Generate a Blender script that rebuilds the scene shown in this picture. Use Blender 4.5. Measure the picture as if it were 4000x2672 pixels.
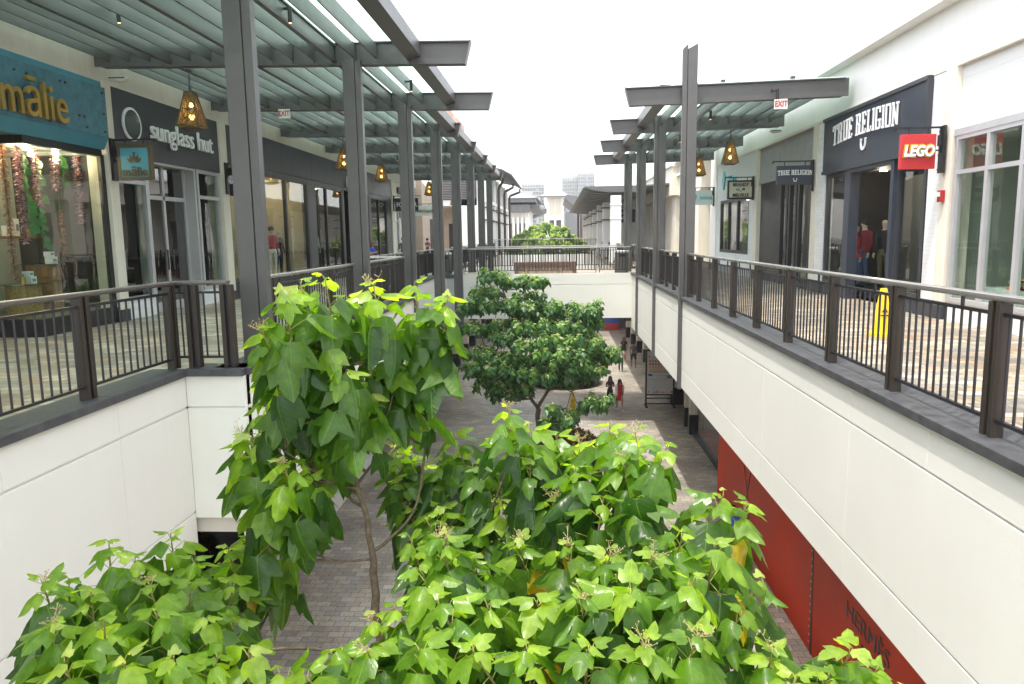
import bpy, math, random
from mathutils import Vector, Matrix
import numpy as np
R = math.radians
for o in list(bpy.data.objects): bpy.data.objects.remove(o)
sc = bpy.context.scene
col = sc.collection

# ---------------------------------------------------------------- camera
cd = bpy.data.cameras.new("camera"); cam = bpy.data.objects.new("camera", cd); col.objects.link(cam)
cd.sensor_width = 36; cd.lens = 26.1; cd.clip_end = 5000; cd.clip_start = 0.05
M = Matrix(((0.998196, 0.006668, 0.05966), (0.058115, 0.14177, -0.988192), (-0.015047, 0.989877, 0.141127))).to_4x4()
M.translation = (0, 0, 1.6)
cam.matrix_world = M
sc.camera = cam

# ---------------------------------------------------------------- world, sun, exposure
SUN_EL, SUN_AZ = 70.0, -135.0           # azimuth from +Y, negative = to the left
w = bpy.data.worlds.new("World"); sc.world = w; w.use_nodes = True
nt = w.node_tree; nt.nodes.clear()
sky = nt.nodes.new('ShaderNodeTexSky'); sky.sky_type = 'NISHITA'; sky.sun_disc = False
sky.sun_elevation = R(SUN_EL); sky.sun_rotation = R(SUN_AZ); sky.dust_density = 4; sky.air_density = 1.0
b1 = nt.nodes.new('ShaderNodeBackground'); b1.inputs[1].default_value = 0.1
b2 = nt.nodes.new('ShaderNodeBackground'); b2.inputs[0].default_value = (.985, 0.995, 0.965, 1); b2.inputs[1].default_value = 1.05
ad = nt.nodes.new('ShaderNodeAddShader'); wo = nt.nodes.new('ShaderNodeOutputWorld')
nt.links.new(sky.outputs[0], b1.inputs[0]); nt.links.new(b1.outputs[0], ad.inputs[0]); nt.links.new(b2.outputs[0], ad.inputs[1]); nt.links.new(ad.outputs[0], wo.inputs[0])
sl = bpy.data.lights.new("sun", 'SUN'); sl.energy = 2.3; sl.angle = R(1.0); sl.color = (1.0, 0.95, 0.87)
sun = bpy.data.objects.new("sun", sl); col.objects.link(sun)
sd = Vector((math.sin(R(SUN_AZ))*math.cos(R(SUN_EL)), math.cos(R(SUN_AZ))*math.cos(R(SUN_EL)), math.sin(R(SUN_EL))))
sun.rotation_euler = sd.to_track_quat('Z', 'Y').to_euler()
sun.location = (0, 0, 60)
sc.view_settings.view_transform = 'Standard'; sc.view_settings.look = 'None'
sc.view_settings.exposure = 0.97; sc.view_settings.gamma = 1
sc.render.engine = 'CYCLES'
sc.cycles.max_bounces = 8; sc.cycles.transparent_max_bounces = 16; sc.cycles.diffuse_bounces = 4
sc.cycles.caustics_reflective = False; sc.cycles.caustics_refractive = False
sc.cycles.sample_clamp_indirect = 6

# ---------------------------------------------------------------- materials
MATS = {}
def new(name):
    m = bpy.data.materials.new(name); m.use_nodes = True; m.node_tree.nodes.clear(); MATS[name] = m
    return m, m.node_tree.nodes, m.node_tree.links
def principled(N, L, rough=.5, metal=0, spec=.5):
    p = N.new('ShaderNodeBsdfPrincipled'); o = N.new('ShaderNodeOutputMaterial'); L.new(p.outputs[0], o.inputs[0])
    p.inputs['Roughness'].default_value = rough; p.inputs['Metallic'].default_value = metal; p.inputs['Specular IOR Level'].default_value = spec
    return p
def coords(N, L, scale=(1, 1, 1)):
    t = N.new('ShaderNodeTexCoord'); m = N.new('ShaderNodeMapping'); m.inputs['Scale'].default_value = scale
    L.new(t.outputs['Object'], m.inputs[0]); return m
def ramp(N, stops, interp='LINEAR'):
    r = N.new('ShaderNodeValToRGB'); r.color_ramp.interpolation = interp
    e = r.color_ramp.elements
    while len(e) < len(stops): e.new(.5)
    for i, (p, c) in enumerate(stops): e[i].position = p; e[i].color = tuple(c)+(1,)
    return r
def mat(name, c, rough=.6, metal=0, var=.08, scale=3, bump=0, bscale=60, streak=0, spec=.5, dirt=0):
    m, N, L = new(name); p = principled(N, L, rough, metal, spec)
    mp = coords(N, L)
    n = N.new('ShaderNodeTexNoise'); n.inputs['Scale'].default_value = scale; n.inputs['Detail'].default_value = 6
    L.new(mp.outputs[0], n.inputs[0])
    lo = tuple(max(0, x*(1-var)) for x in c); hi = tuple(min(1, x*(1+var)) for x in c)
    r = ramp(N, [(.3, lo), (.7, hi)]); L.new(n.outputs[0], r.inputs[0]); out = r.outputs[0]
    if streak:
        m2 = coords(N, L, (3.5, 3.5, .12)); n2 = N.new('ShaderNodeTexNoise'); n2.inputs['Scale'].default_value = 2.2; n2.inputs['Detail'].default_value = 5
        L.new(m2.outputs[0], n2.inputs[0]); r2 = ramp(N, [(.42, (1-streak, 1-streak, 1-streak*1.15)), (.62, (1, 1, 1))]); L.new(n2.outputs[0], r2.inputs[0])
        mx = N.new('ShaderNodeMixRGB'); mx.blend_type = 'MULTIPLY'; mx.inputs[0].default_value = 1
        L.new(out, mx.inputs[1]); L.new(r2.outputs[0], mx.inputs[2]); out = mx.outputs[0]
    L.new(out, p.inputs['Base Color'])
    rr = N.new('ShaderNodeMapRange'); rr.inputs[3].default_value = max(.02, rough-.08); rr.inputs[4].default_value = min(1, rough+.1)
    L.new(n.outputs[0], rr.inputs[0]); L.new(rr.outputs[0], p.inputs['Roughness'])
    if bump:
        n3 = N.new('ShaderNodeTexNoise'); n3.inputs['Scale'].default_value = bscale; n3.inputs['Detail'].default_value = 4
        L.new(mp.outputs[0], n3.inputs[0]); b = N.new('ShaderNodeBump'); b.inputs['Strength'].default_value = bump; b.inputs['Distance'].default_value = .01
        L.new(n3.outputs[0], b.inputs['Height']); L.new(b.outputs[0], p.inputs['Normal'])
    return m
mat('fascia', (.75, .75, .70), .75, var=.03, scale=.5, bump=.2, bscale=180, streak=.012)
mat('white_wall', (.82, .82, .80), .8, var=.02, bump=.2, bscale=120, streak=.02)
mat('cream', (.70, .66, .575), .8, var=.04, bump=.2, bscale=100, streak=.05)
mat('tan', (.40, .32, .25), .8, var=.12, scale=1.0, bump=.2)
mat('soffit', (.60, .57, .50), .85, var=.04)
mat('cap_stone', (.055, .057, .062), .55, var=.45, scale=7, bump=.6, bscale=90)
mat('steel', (.082, .081, .080), .42, var=.08, scale=4, bump=.06, bscale=200)
mat('handrail_no_glare', (.17, .155, .145), .36, metal=.5, var=.08, scale=6)  # same rail paint, darker copy for the left run without sky glare
mat('steel_dark', (.055, .056, .06), .45, var=.1)
mat('rail_brown', (.028, .021, .016), .4, var=.12, scale=14)
mat('rail_black', (.014, .013, .018), .35, var=.1)
mat('handrail', (.52, .50, .48), .28, metal=.85, var=.05, scale=2)  # sky glare along the rail is put into this pale base colour
mat('black', (.012, .012, .013), .4, var=.1)
mat('charcoal', (.035, .038, .046), .45, var=.1, scale=1.5)
mat('navy', (.030, .038, .055), .4, var=.12, scale=2)
mat('aluminium', (.50, .50, .52), .4, metal=.3, var=.04)
mat('grey_plaster', (.32, .325, .33), .8, var=.1, scale=4, bump=.3, bscale=60)
mat('pale_blue_wall', (.62, .66, .68), .7, var=.04, bump=.2)
mat('teal_wood', (.065, .185, .25), .6, var=.25, scale=6, bump=.4, bscale=40)
mat('teal_panel', (.07, .27, .36), .5, var=.1)
mat('gold', (.50, .33, .09), .38, metal=.6, var=.15)
mat('bronze', (.10, .075, .04), .5, metal=.4, var=.2, scale=20)
mat('letter_white', (.82, .83, .85), .4, var=.02)
mat('letter_dark', (.03, .03, .03), .5)
mat('sign_red', (.50, .03, .035), .45, var=.05)
mat('yellow', (.85, .58, .02), .45, var=.06, scale=9)
mat('exit_white', (.78, .77, .74), .5)
mat('exit_red', (.42, .03, .05), .5)
mat('sign_beige', (.52, .50, .40), .6, var=.04)
mat('sign_pale', (.62, .67, .67), .5, var=.02)
mat('teal_letter', (.08, .42, .48), .5)
mat('orange', (.80, .20, .04), .5)
mat('lego_yellow', (.85, .60, .02), .4)
mat('strobe_red', (.35, .02, .02), .35)
mat('hoarding_red', (.45, .03, .005), .5, var=.35, scale=.3, spec=.12)
mat('brown_dark', (.03, .012, .01), .5)
mat('wood', (.26, .13, .045), .5, var=.35, scale=9, bump=.3)
mat('bamboo', (.30, .19, .06), .5, var=.4, scale=24)
mat('interior_warm', (.55, .47, .33), .8, var=.06)
mat('interior_grey', (.19, .185, .18), .85, var=.12, scale=1.2)
mat('interior_green', (.34, .37, .33), .85, var=.07, scale=1.2)
mat('interior_dark', (.03, .028, .028), .8, var=.3, scale=2)
mat('floor_in', (.20, .17, .14), .4, var=.2)
mat('shutter', (.20, .19, .20), .6, var=.08)
mat('awning_grey', (.11, .115, .12), .55, var=.08)
mat('roof_pale', (.24, .25, .27), .5, var=.05)
mat('downspout', (.055, .032, .026), .5, var=.1)
mat('stone_base', (.012, .012, .014), .3, var=.2)
mat('bench_top', (.13, .075, .065), .5, var=.3, scale=30)
mat('bench_base', (.34, .28, .21), .7, var=.3, scale=9)
mat('bin_grey', (.10, .10, .095), .5, var=.1)
mat('skin', (.45, .25, .17), .55, var=.05)
mat('skin_tan', (.28, .15, .10), .55, var=.05)
mat('manne', (.50, .42, .34), .45, var=.03)
mat('hair_black', (.012, .009, .008), .45)
mat('hair_brown', (.09, .04, .02), .45, var=.3, scale=20)
def cloth(n, c): return mat('cloth_'+n, c, .85, var=.14, scale=9, bump=.3, bscale=120)
for n, c in dict(red=(.48, .015, .02), white=(.72, .72, .72), black=(.015, .015, .018), grey=(.12, .125, .13), cobalt=(.03, .08, .50), navy=(.02, .03, .07), denim=(.05, .08, .16), cream=(.62, .58, .50), maroon=(.13, .012, .02), pink=(.50, .06, .10), sky=(.38, .50, .68), olive=(.10, .10, .05), plum=(.10, .03, .06), yellow=(.75, .55, .05), teal=(.03, .18, .22)).items(): cloth(n, c)
mat('bark', (.13, .095, .065), .85, var=.4, scale=30, bump=.6, bscale=80)
mat('twig', (.20, .15, .07), .7, var=.25, scale=40)
mat('petiole', (.30, .30, .08), .6, var=.2, scale=30)
mat('petal', (.40, .33, .15), .7, var=.15, scale=60)
mat('lei_pink', (.85, .58, .70), .7, var=.15, scale=14)
mat('lei_orange', (.80, .42, .30), .7, var=.3, scale=14)
mat('vine_green', (.06, .22, .05), .5, var=.4, scale=6)
mat('croton_red', (.30, .02, .02), .5, var=.6, scale=30)
mat('shrub_green', (.03, .10, .02), .5, var=.5, scale=12)
mat('planter', (.02, .02, .022), .35, var=.2)
mat('poster_white', (.62, .62, .64), .5)
mat('poster_red', (.50, .05, .04), .5); mat('poster_blue', (.05, .10, .40), .5); mat('poster_orange', (.75, .25, .03), .5); mat('poster_purple', (.25, .08, .30), .5); mat('poster_grey', (.22, .22, .24), .5); mat('poster_green', (.1, .3, .1), .5)
mat('blue_art', (.03, .17, .42), .4, var=.7, scale=3.5)
mat('box_teal', (.10, .35, .38), .5)
mat('tower_wall', (.33, .33, .33), .7, var=.03)
mat('tower_glass', (.16, .175, .19), .3, var=.3, scale=.3)
mat('tower_brick', (.45, .25, .20), .8, var=.05)

def brick_wall(name, c, mortar, bw, bh, axis='x', bump=.5, rough=.7):
    m, N, L = new(name); p = principled(N, L, rough)
    t = N.new('ShaderNodeTexCoord'); s = N.new('ShaderNodeSeparateXYZ'); cb = N.new('ShaderNodeCombineXYZ')
    L.new(t.outputs['Object'], s.inputs[0]); L.new(s.outputs[1 if axis == 'x' else 0], cb.inputs[0]); L.new(s.outputs[2], cb.inputs[1])
    b = N.new('ShaderNodeTexBrick'); b.inputs['Scale'].default_value = 1; b.inputs['Brick Width'].default_value = bw; b.inputs['Row Height'].default_value = bh
    b.inputs['Mortar Size'].default_value = .006; b.inputs['Mortar Smooth'].default_value = .4
    L.new(cb.outputs[0], b.inputs[0]); b.inputs['Color1'].default_value = tuple(c)+(1,); b.inputs['Color2'].default_value = tuple(x*.9 for x in c)+(1,); b.inputs['Mortar'].default_value = tuple(mortar)+(1,)
    L.new(b.outputs[0], p.inputs['Base Color'])
    bu = N.new('ShaderNodeBump'); bu.invert = True; bu.inputs['Strength'].default_value = bump; bu.inputs['Distance'].default_value = .012
    L.new(b.outputs['Fac'], bu.inputs['Height']); L.new(bu.outputs[0], p.inputs['Normal']); return m
brick_wall('white_brick', (.78, .79, .80), (.66, .67, .68), .42, .085)
brick_wall('siding', (.72, .72, .72), (.62, .62, .62), 30, .24)
brick_wall('stone_cladding', (.42, .34, .27), (.30, .25, .2), .9, .42, bump=.3)

def paving(name, bw, bh, stops, rough=(.35, .65), wet=.0):
    m, N, L = new(name); p = principled(N, L, .5)
    mp = coords(N, L)
    b = N.new('ShaderNodeTexBrick'); b.inputs['Scale'].default_value = 1; b.inputs['Brick Width'].default_value = bw; b.inputs['Row Height'].default_value = bh
    b.inputs['Mortar Size'].default_value = .007; b.inputs['Mortar Smooth'].default_value = .3; b.inputs['Color1'].default_value = (0, 0, 0, 1); b.inputs['Color2'].default_value = (1, 1, 1, 1); b.inputs['Mortar'].default_value = (.5, .5, .5, 1)
    b.offset = .5; b.offset_frequency = 2
    L.new(mp.outputs[0], b.inputs[0])
    r = ramp(N, stops, 'CONSTANT'); L.new(b.outputs[0], r.inputs[0])
    n = N.new('ShaderNodeTexNoise'); n.inputs['Scale'].default_value = .55; n.inputs['Detail'].default_value = 5; L.new(mp.outputs[0], n.inputs[0])
    r2 = ramp(N, [(.35, (.70, .67, .64)), (.65, (1.12, 1.1, 1.06))]); L.new(n.outputs[0], r2.inputs[0])
    n3 = N.new('ShaderNodeTexNoise'); n3.inputs['Scale'].default_value = 14; n3.inputs['Detail'].default_value = 8; L.new(mp.outputs[0], n3.inputs[0])
    r3 = ramp(N, [(.3, (.75, .75, .75)), (.7, (1.15, 1.15, 1.15))]); L.new(n3.outputs[0], r3.inputs[0])
    m1 = N.new('ShaderNodeMixRGB'); m1.blend_type = 'MULTIPLY'; m1.inputs[0].default_value = 1; L.new(r.outputs[0], m1.inputs[1]); L.new(r2.outputs[0], m1.inputs[2])
    m2 = N.new('ShaderNodeMixRGB'); m2.blend_type = 'MULTIPLY'; m2.inputs[0].default_value = 1; L.new(m1.outputs[0], m2.inputs[1]); L.new(r3.outputs[0], m2.inputs[2])
    m3 = N.new('ShaderNodeMixRGB'); L.new(b.outputs['Fac'], m3.inputs[0]); L.new(m2.outputs[0], m3.inputs[1]); m3.inputs[2].default_value = (.10, .09, .08, 1)
    L.new(m3.outputs[0], p.inputs['Base Color'])
    rr = N.new('ShaderNodeMapRange'); rr.inputs[1].default_value = .3; rr.inputs[2].default_value = .7; rr.inputs[3].default_value = rough[0]; rr.inputs[4].default_value = rough[1]
    L.new(n3.outputs[0], rr.inputs[0]); L.new(rr.outputs[0], p.inputs['Roughness'])
    ma = N.new('ShaderNodeMath'); ma.operation = 'MULTIPLY'; ma.inputs[1].default_value = -1; L.new(b.outputs['Fac'], ma.inputs[0])
    ma2 = N.new('ShaderNodeMath'); ma2.operation = 'MULTIPLY_ADD'; ma2.inputs[1].default_value = .5; L.new(n3.outputs[0], ma2.inputs[0]); L.new(ma.outputs[0], ma2.inputs[2])
    bu = N.new('ShaderNodeBump'); bu.inputs['Strength'].default_value = .6; bu.inputs['Distance'].default_value = .006
    L.new(ma2.outputs[0], bu.inputs['Height']); L.new(bu.outputs[0], p.inputs['Normal'])
    return m
PS = [(0, (.30, .26, .20)), (.14, (.42, .35, .26)), (.28, (.24, .23, .21)), (.42, (.46, .37, .27)), (.55, (.33, .31, .275)), (.68, (.37, .26, .18)), (.8, (.52, .47, .40)), (.92, (.29, .25, .19))]
paving('paving_upper', .30, .19, PS)
PG = [(0, (.37, .345, .305)), (.16, (.45, .41, .345)), (.3, (.34, .325, .30)), (.45, (.48, .44, .37)), (.6, (.41, .39, .36)), (.72, (.40, .35, .295)), (.84, (.52, .49, .43)), (.94, (.36, .325, .285))]
paving('paving_ground', .34, .22, PG, (.3, .6))
mat('concrete', (.42, .41, .38), .8, var=.08, scale=2, bump=.2)

def glass(name, tint=(1, 1, 1), refl=1.45, base=.04):
    m, N, L = new(name); o = N.new('ShaderNodeOutputMaterial')
    t = N.new('ShaderNodeBsdfTransparent'); t.inputs[0].default_value = tuple(tint)+(1,)
    g = N.new('ShaderNodeBsdfGlossy'); g.inputs['Roughness'].default_value = .012
    f = N.new('ShaderNodeFresnel'); f.inputs[0].default_value = refl
    a = N.new('ShaderNodeMath'); a.operation = 'ADD'; a.inputs[1].default_value = base; a.use_clamp = True
    n = N.new('ShaderNodeTexNoise'); n.inputs['Scale'].default_value = .9; mp = coords(N, L); L.new(mp.outputs[0], n.inputs[0])
    bu = N.new('ShaderNodeBump'); bu.inputs['Strength'].default_value = .12; bu.inputs['Distance'].default_value = .02
    L.new(n.outputs[0], bu.inputs['Height']); L.new(bu.outputs[0], g.inputs['Normal'])
    x = N.new('ShaderNodeMixShader'); ge = N.new('ShaderNodeNewGeometry'); iv = N.new('ShaderNodeMath'); iv.operation = 'SUBTRACT'; iv.inputs[0].default_value = 1; L.new(ge.outputs['Backfacing'], iv.inputs[1])
    ml = N.new('ShaderNodeMath'); ml.operation = 'MULTIPLY'; L.new(iv.outputs[0], ml.inputs[1]); L.new(a.outputs[0], ml.inputs[0])
    L.new(f.outputs[0], a.inputs[0]); L.new(ml.outputs[0], x.inputs[0]); L.new(t.outputs[0], x.inputs[1]); L.new(g.outputs[0], x.inputs[2]); L.new(x.outputs[0], o.inputs[0])
    return m
glass('window_glass', (.90, .95, .91), 1.6, .05)
glass('dark_glass', (.35, .38, .38), 1.9, .06)
glass('leg_glass', (.72, .80, .76), 1.7, .06)

def canopy_glass():
    m, N, L = new('canopy_glass'); o = N.new('ShaderNodeOutputMaterial')
    t = N.new('ShaderNodeBsdfTranslucent'); d = N.new('ShaderNodeBsdfPrincipled')
    mp = coords(N, L, (1, .5, 1)); n = N.new('ShaderNodeTexNoise'); n.inputs['Scale'].default_value = 1.6; n.inputs['Detail'].default_value = 6; L.new(mp.outputs[0], n.inputs[0])
    r = ramp(N, [(.3, (.72, .88, .82)), (.7, (.86, .98, .93))]); L.new(n.outputs[0], r.inputs[0]); L.new(r.outputs[0], t.inputs[0])
    d.inputs['Base Color'].default_value = (.40, .48, .46, 1); d.inputs['Roughness'].default_value = .25
    x = N.new('ShaderNodeMixShader'); x.inputs[0].default_value = .12; L.new(t.outputs[0], x.inputs[1]); L.new(d.outputs[0], x.inputs[2]); L.new(x.outputs[0], o.inputs[0])
canopy_glass()

def emis(name, c, s):
    m, N, L = new(name); o = N.new('ShaderNodeOutputMaterial'); e = N.new('ShaderNodeEmission'); e.inputs[0].default_value = tuple(c)+(1,); e.inputs[1].default_value = s; L.new(e.outputs[0], o.inputs[0])
emis('bulb', (1, .66, .25), 22); emis('downlight', (1, .85, .6), 14); emis('spot_bulb', (1, .45, .15), 4)
def amber():
    m, N, L = new('amber_shade'); p = principled(N, L, .4)
    t = N.new('ShaderNodeTexCoord')
    wv = N.new('ShaderNodeTexWave'); wv.inputs['Scale'].default_value = 14; wv.bands_direction = 'DIAGONAL'; L.new(t.outputs['Object'], wv.inputs[0])
    r = ramp(N, [(.35, (.04, .028, .01)), (.65, (.30, .19, .05))]); L.new(wv.outputs[0], r.inputs[0]); L.new(r.outputs[0], p.inputs['Base Color'])
    L.new(r.outputs[0], p.inputs['Emission Color']); p.inputs['Emission Strength'].default_value = .05
    tr = N.new('ShaderNodeBsdfTranslucent'); L.new(r.outputs[0], tr.inputs[0])
    o = [n for n in N if n.type == 'OUTPUT_MATERIAL'][0]; x = N.new('ShaderNodeMixShader'); x.inputs[0].default_value = .6
    L.new(p.outputs[0], x.inputs[1]); L.new(tr.outputs[0], x.inputs[2]); tp = N.new('ShaderNodeBsdfTransparent'); tp.inputs[0].default_value = (1, .8, .45, 1); x2 = N.new('ShaderNodeMixShader'); x2.inputs[0].default_value = .22; L.new(x.outputs[0], x2.inputs[1]); L.new(tp.outputs[0], x2.inputs[2]); L.new(x2.outputs[0], o.inputs[0])
amber()

def leafmat(name, old, mid, young, pale, yellow, trans=.52, gloss=.29):
    m, N, L = new(name); o = N.new('ShaderNodeOutputMaterial'); p = N.new('ShaderNodeBsdfPrincipled'); tr = N.new('ShaderNodeBsdfTranslucent')
    a = N.new('ShaderNodeAttribute'); a.attribute_name = 'tone'
    r = ramp(N, [(0, old), (.38, mid), (.68, young), (.86, pale), (.93, yellow)]); L.new(a.outputs['Fac'], r.inputs[0])
    uv = N.new('ShaderNodeUVMap'); uv.uv_map = 'UVMap'; s = N.new('ShaderNodeSeparateXYZ'); L.new(uv.outputs[0], s.inputs[0])
    ab = N.new('ShaderNodeMath'); ab.operation = 'ABSOLUTE'; L.new(s.outputs[0], ab.inputs[0])
    mr = N.new('ShaderNodeMapRange'); mr.inputs[1].default_value = .006; mr.inputs[2].default_value = .022; mr.inputs[3].default_value = 1; mr.inputs[4].default_value = 0; L.new(ab.outputs[0], mr.inputs[0])
    # side veins: distance of (v - .75|u|) to a regular row
    q = N.new('ShaderNodeMath'); q.operation = 'MULTIPLY_ADD'; q.inputs[1].default_value = -.75; L.new(ab.outputs[0], q.inputs[0]); L.new(s.outputs[1], q.inputs[2])
    pp = N.new('ShaderNodeMath'); pp.operation = 'PINGPONG'; pp.inputs[1].default_value = .065; L.new(q.outputs[0], pp.inputs[0])
    m2 = N.new('ShaderNodeMapRange'); m2.inputs[1].default_value = .002; m2.inputs[2].default_value = .014; m2.inputs[3].default_value = .25; m2.inputs[4].default_value = 0; L.new(pp.outputs[0], m2.inputs[0])
    mx = N.new('ShaderNodeMath'); mx.operation = 'MAXIMUM'; L.new(mr.outputs[0], mx.inputs[0]); L.new(m2.outputs[0], mx.inputs[1])
    vn = N.new('ShaderNodeMixRGB'); vn.blend_type = 'SCREEN'; vn.inputs[2].default_value = (.06, .10, .02, 1); L.new(mx.outputs[0], vn.inputs[0]); L.new(r.outputs[0], vn.inputs[1])
    n = N.new('ShaderNodeTexNoise'); n.inputs['Scale'].default_value = 18; n.inputs['Detail'].default_value = 4; mp = coords(N, L); L.new(mp.outputs[0], n.inputs[0])
    rn = ramp(N, [(.3, (.72, .76, .72)), (.7, (1.2, 1.15, 1.2))]); L.new(n.outputs[0], rn.inputs[0])
    mm = N.new('ShaderNodeMixRGB'); mm.blend_type = 'MULTIPLY'; mm.inputs[0].default_value = 1; L.new(vn.outputs[0], mm.inputs[1]); L.new(rn.outputs[0], mm.inputs[2])
    L.new(mm.outputs[0], p.inputs['Base Color']); p.inputs['Roughness'].default_value = gloss; p.inputs['Specular IOR Level'].default_value = .55
    tc = N.new('ShaderNodeMixRGB'); tc.blend_type = 'MULTIPLY'; tc.inputs[0].default_value = 1; tc.inputs[2].default_value = (3.6, 3.2, .8, 1); L.new(mm.outputs[0], tc.inputs[1]); L.new(tc.outputs[0], tr.inputs[0])
    bu = N.new('ShaderNodeBump'); bu.inputs['Strength'].default_value = .45; bu.inputs['Distance'].default_value = .006; bu.invert = True; L.new(mx.outputs[0], bu.inputs['Height']); L.new(bu.outputs[0], p.inputs['Normal'])
    x = N.new('ShaderNodeMixShader'); x.inputs[0].default_value = trans; L.new(p.outputs[0], x.inputs[1]); L.new(tr.outputs[0], x.inputs[2]); L.new(x.outputs[0], o.inputs[0])
leafmat('leaf', (.024, .075, .010), (.10, .205, .020), (.235, .355, .035), (.38, .45, .17), (.50, .36, .03))
leafmat('leaf_mid', (.025, .085, .022), (.065, .165, .038), (.20, .32, .08), (.48, .52, .34), (.5, .3, .02), .3, .3)
leafmat('leaf_far', (.05, .13, .025), (.10, .20, .04), (.26, .36, .07), (.36, .44, .16), (.3, .2, .02), .35, .4)

# ---------------------------------------------------------------- mesh helpers
class MB:
    def __init__(s): s.v = []; s.f = []; s.m = []
    def add(s, vs, fs, m=0):
        k = len(s.v); s.v += [tuple(v) for v in vs]; s.f += [tuple(i+k for i in f) for f in fs]; s.m += [m]*len(fs); return s
    def box(s, x0, x1, y0, y1, z0, z1, m=0):
        return s.add([(x0,y0,z0),(x1,y0,z0),(x1,y1,z0),(x0,y1,z0),(x0,y0,z1),(x1,y0,z1),(x1,y1,z1),(x0,y1,z1)],
                     [(0,3,2,1),(4,5,6,7),(0,1,5,4),(1,2,6,5),(2,3,7,6),(3,0,4,7)], m)
    def bar(s, a, b, w, h, m=0, up=(0, 0, 1)):
        a = Vector(a); b = Vector(b); d = (b-a).normalized(); u = Vector(up)
        r = d.cross(u); r = r.normalized() if r.length > 1e-6 else Vector((1, 0, 0)); u = r.cross(d).normalized()
        vs = []
        for p in (a, b):
            for i, j in ((-1, -1), (1, -1), (1, 1), (-1, 1)): vs.append(p+r*i*w/2+u*j*h/2)
        return s.add(vs, [(0,3,2,1),(4,5,6,7),(0,1,5,4),(1,2,6,5),(2,3,7,6),(3,0,4,7)], m)
    def prism(s, pts, ax, a, b, m=0):
        def P(p, t): return (t, p[0], p[1]) if ax == 'x' else ((p[0], t, p[1]) if ax == 'y' else (p[0], p[1], t))
        n = len(pts); vs = [P(p, a) for p in pts]+[P(p, b) for p in pts]
        fs = [tuple(range(n)), tuple(range(2*n-1, n-1, -1))]+[(i, (i+1) % n+0, (i+1) % n+n, i+n) for i in range(n)]
        return s.add(vs, fs, m)
    def cone(s, a, b, r0, r1, n=12, m=0, cap=True, ph=0):
        a = Vector(a); b = Vector(b); d = (b-a).normalized(); u = Vector((0, 0, 1)) if abs(d.z) < .95 else Vector((1, 0, 0))
        x = d.cross(u).normalized(); y = d.cross(x)
        vs = [p+(x*math.cos(ph+2*math.pi*i/n)+y*math.sin(ph+2*math.pi*i/n))*r for p, r in ((a, r0), (b, r1)) for i in range(n)]
        fs = [(i, (i+1) % n, (i+1) % n+n, i+n) for i in range(n)]
        if cap: fs += [tuple(range(n-1, -1, -1)), tuple(range(n, 2*n))]
        return s.add(vs, fs, m)
    def tube(s, pts, rad, n=6, m=0):
        pts = [Vector(p) for p in pts]; k0 = len(s.v)
        if not hasattr(rad, '__len__'): rad = [rad]*len(pts)
        px = None
        for i, p in enumerate(pts):
            d = (pts[min(i+1, len(pts)-1)]-pts[max(i-1, 0)]).normalized()
            if px is None: px = d.orthogonal().normalized()
            px = (px-d*px.dot(d)).normalized(); py = d.cross(px)
            for j in range(n):
                t = 2*math.pi*j/n; s.v.append(tuple(p+(px*math.cos(t)+py*math.sin(t))*rad[i]))
        for i in range(len(pts)-1):
            for j in range(n):
                a = k0+i*n+j; b = k0+i*n+(j+1) % n; s.f.append((a, b, b+n, a+n)); s.m.append(m)
        s.f.append(tuple(k0+j for j in range(n-1, -1, -1))); s.m.append(m)
        s.f.append(tuple(k0+(len(pts)-1)*n+j for j in range(n))); s.m.append(m)
        return s
    def ball(s, c, r, m=0, n=10, k=6, sc_=(1, 1, 1)):
        vs = []; fs = []
        for i in range(k+1):
            t = math.pi*i/k
            for j in range(n):
                q = 2*math.pi*j/n; vs.append((c[0]+r*sc_[0]*math.sin(t)*math.cos(q), c[1]+r*sc_[1]*math.sin(t)*math.sin(q), c[2]+r*sc_[2]*math.cos(t)))
        for i in range(k):
            for j in range(n): fs.append((i*n+j, (i+1)*n+j, (i+1)*n+(j+1) % n, i*n+(j+1) % n))
        return s.add(vs, fs, m)
    def build(s, name, mats, parent=None, smooth=False, bevel=0):
        me = bpy.data.meshes.new(name); me.from_pydata(s.v, [], s.f)
        if isinstance(mats, str): mats = [mats]
        for q in mats: me.materials.append(MATS[q])
        me.polygons.foreach_set('material_index', s.m)
        if smooth: me.polygons.foreach_set('use_smooth', [True]*len(s.f))
        me.update()
        o = bpy.data.objects.new(name, me); col.objects.link(o)
        if parent: attach(o, parent)
        if bevel:
            b = o.modifiers.new('bevel', 'BEVEL'); b.width = bevel; b.segments = 2; b.limit_method = 'ANGLE'
        return o
def attach(o, parent):
    o.parent = parent; L = Vector(parent.location); p = parent
    while p.parent: p = p.parent; L = Vector(p.location)
    o.matrix_parent_inverse = Matrix.Translation(-L) if parent.parent is None and parent.type == 'EMPTY' else Matrix.Identity(4)
def tag(o, label, cat, group=None, kind=None):
    if label: o['label'] = label
    if cat: o['category'] = cat
    if group: o['group'] = group
    if kind: o['kind'] = kind
    return o
def thing(name, loc, label, cat, group=None):
    o = bpy.data.objects.new(name, None); o.location = loc; o.empty_display_size = .2; col.objects.link(o)
    return tag(o, label, cat, group)
def struct(o): o['kind'] = 'structure'; return o
def copy_tree(root, loc, label, group=None):
    r = root.copy(); col.objects.link(r); r.location = loc; r['label'] = label
    if group: r['group'] = group
    def rec(a, b):
        for ch in a.children:
            c = ch.copy(); col.objects.link(c); mi = ch.matrix_parent_inverse.copy(); c.parent = b; c.matrix_parent_inverse = mi; rec(ch, c)
    rec(root, r); return r
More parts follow.
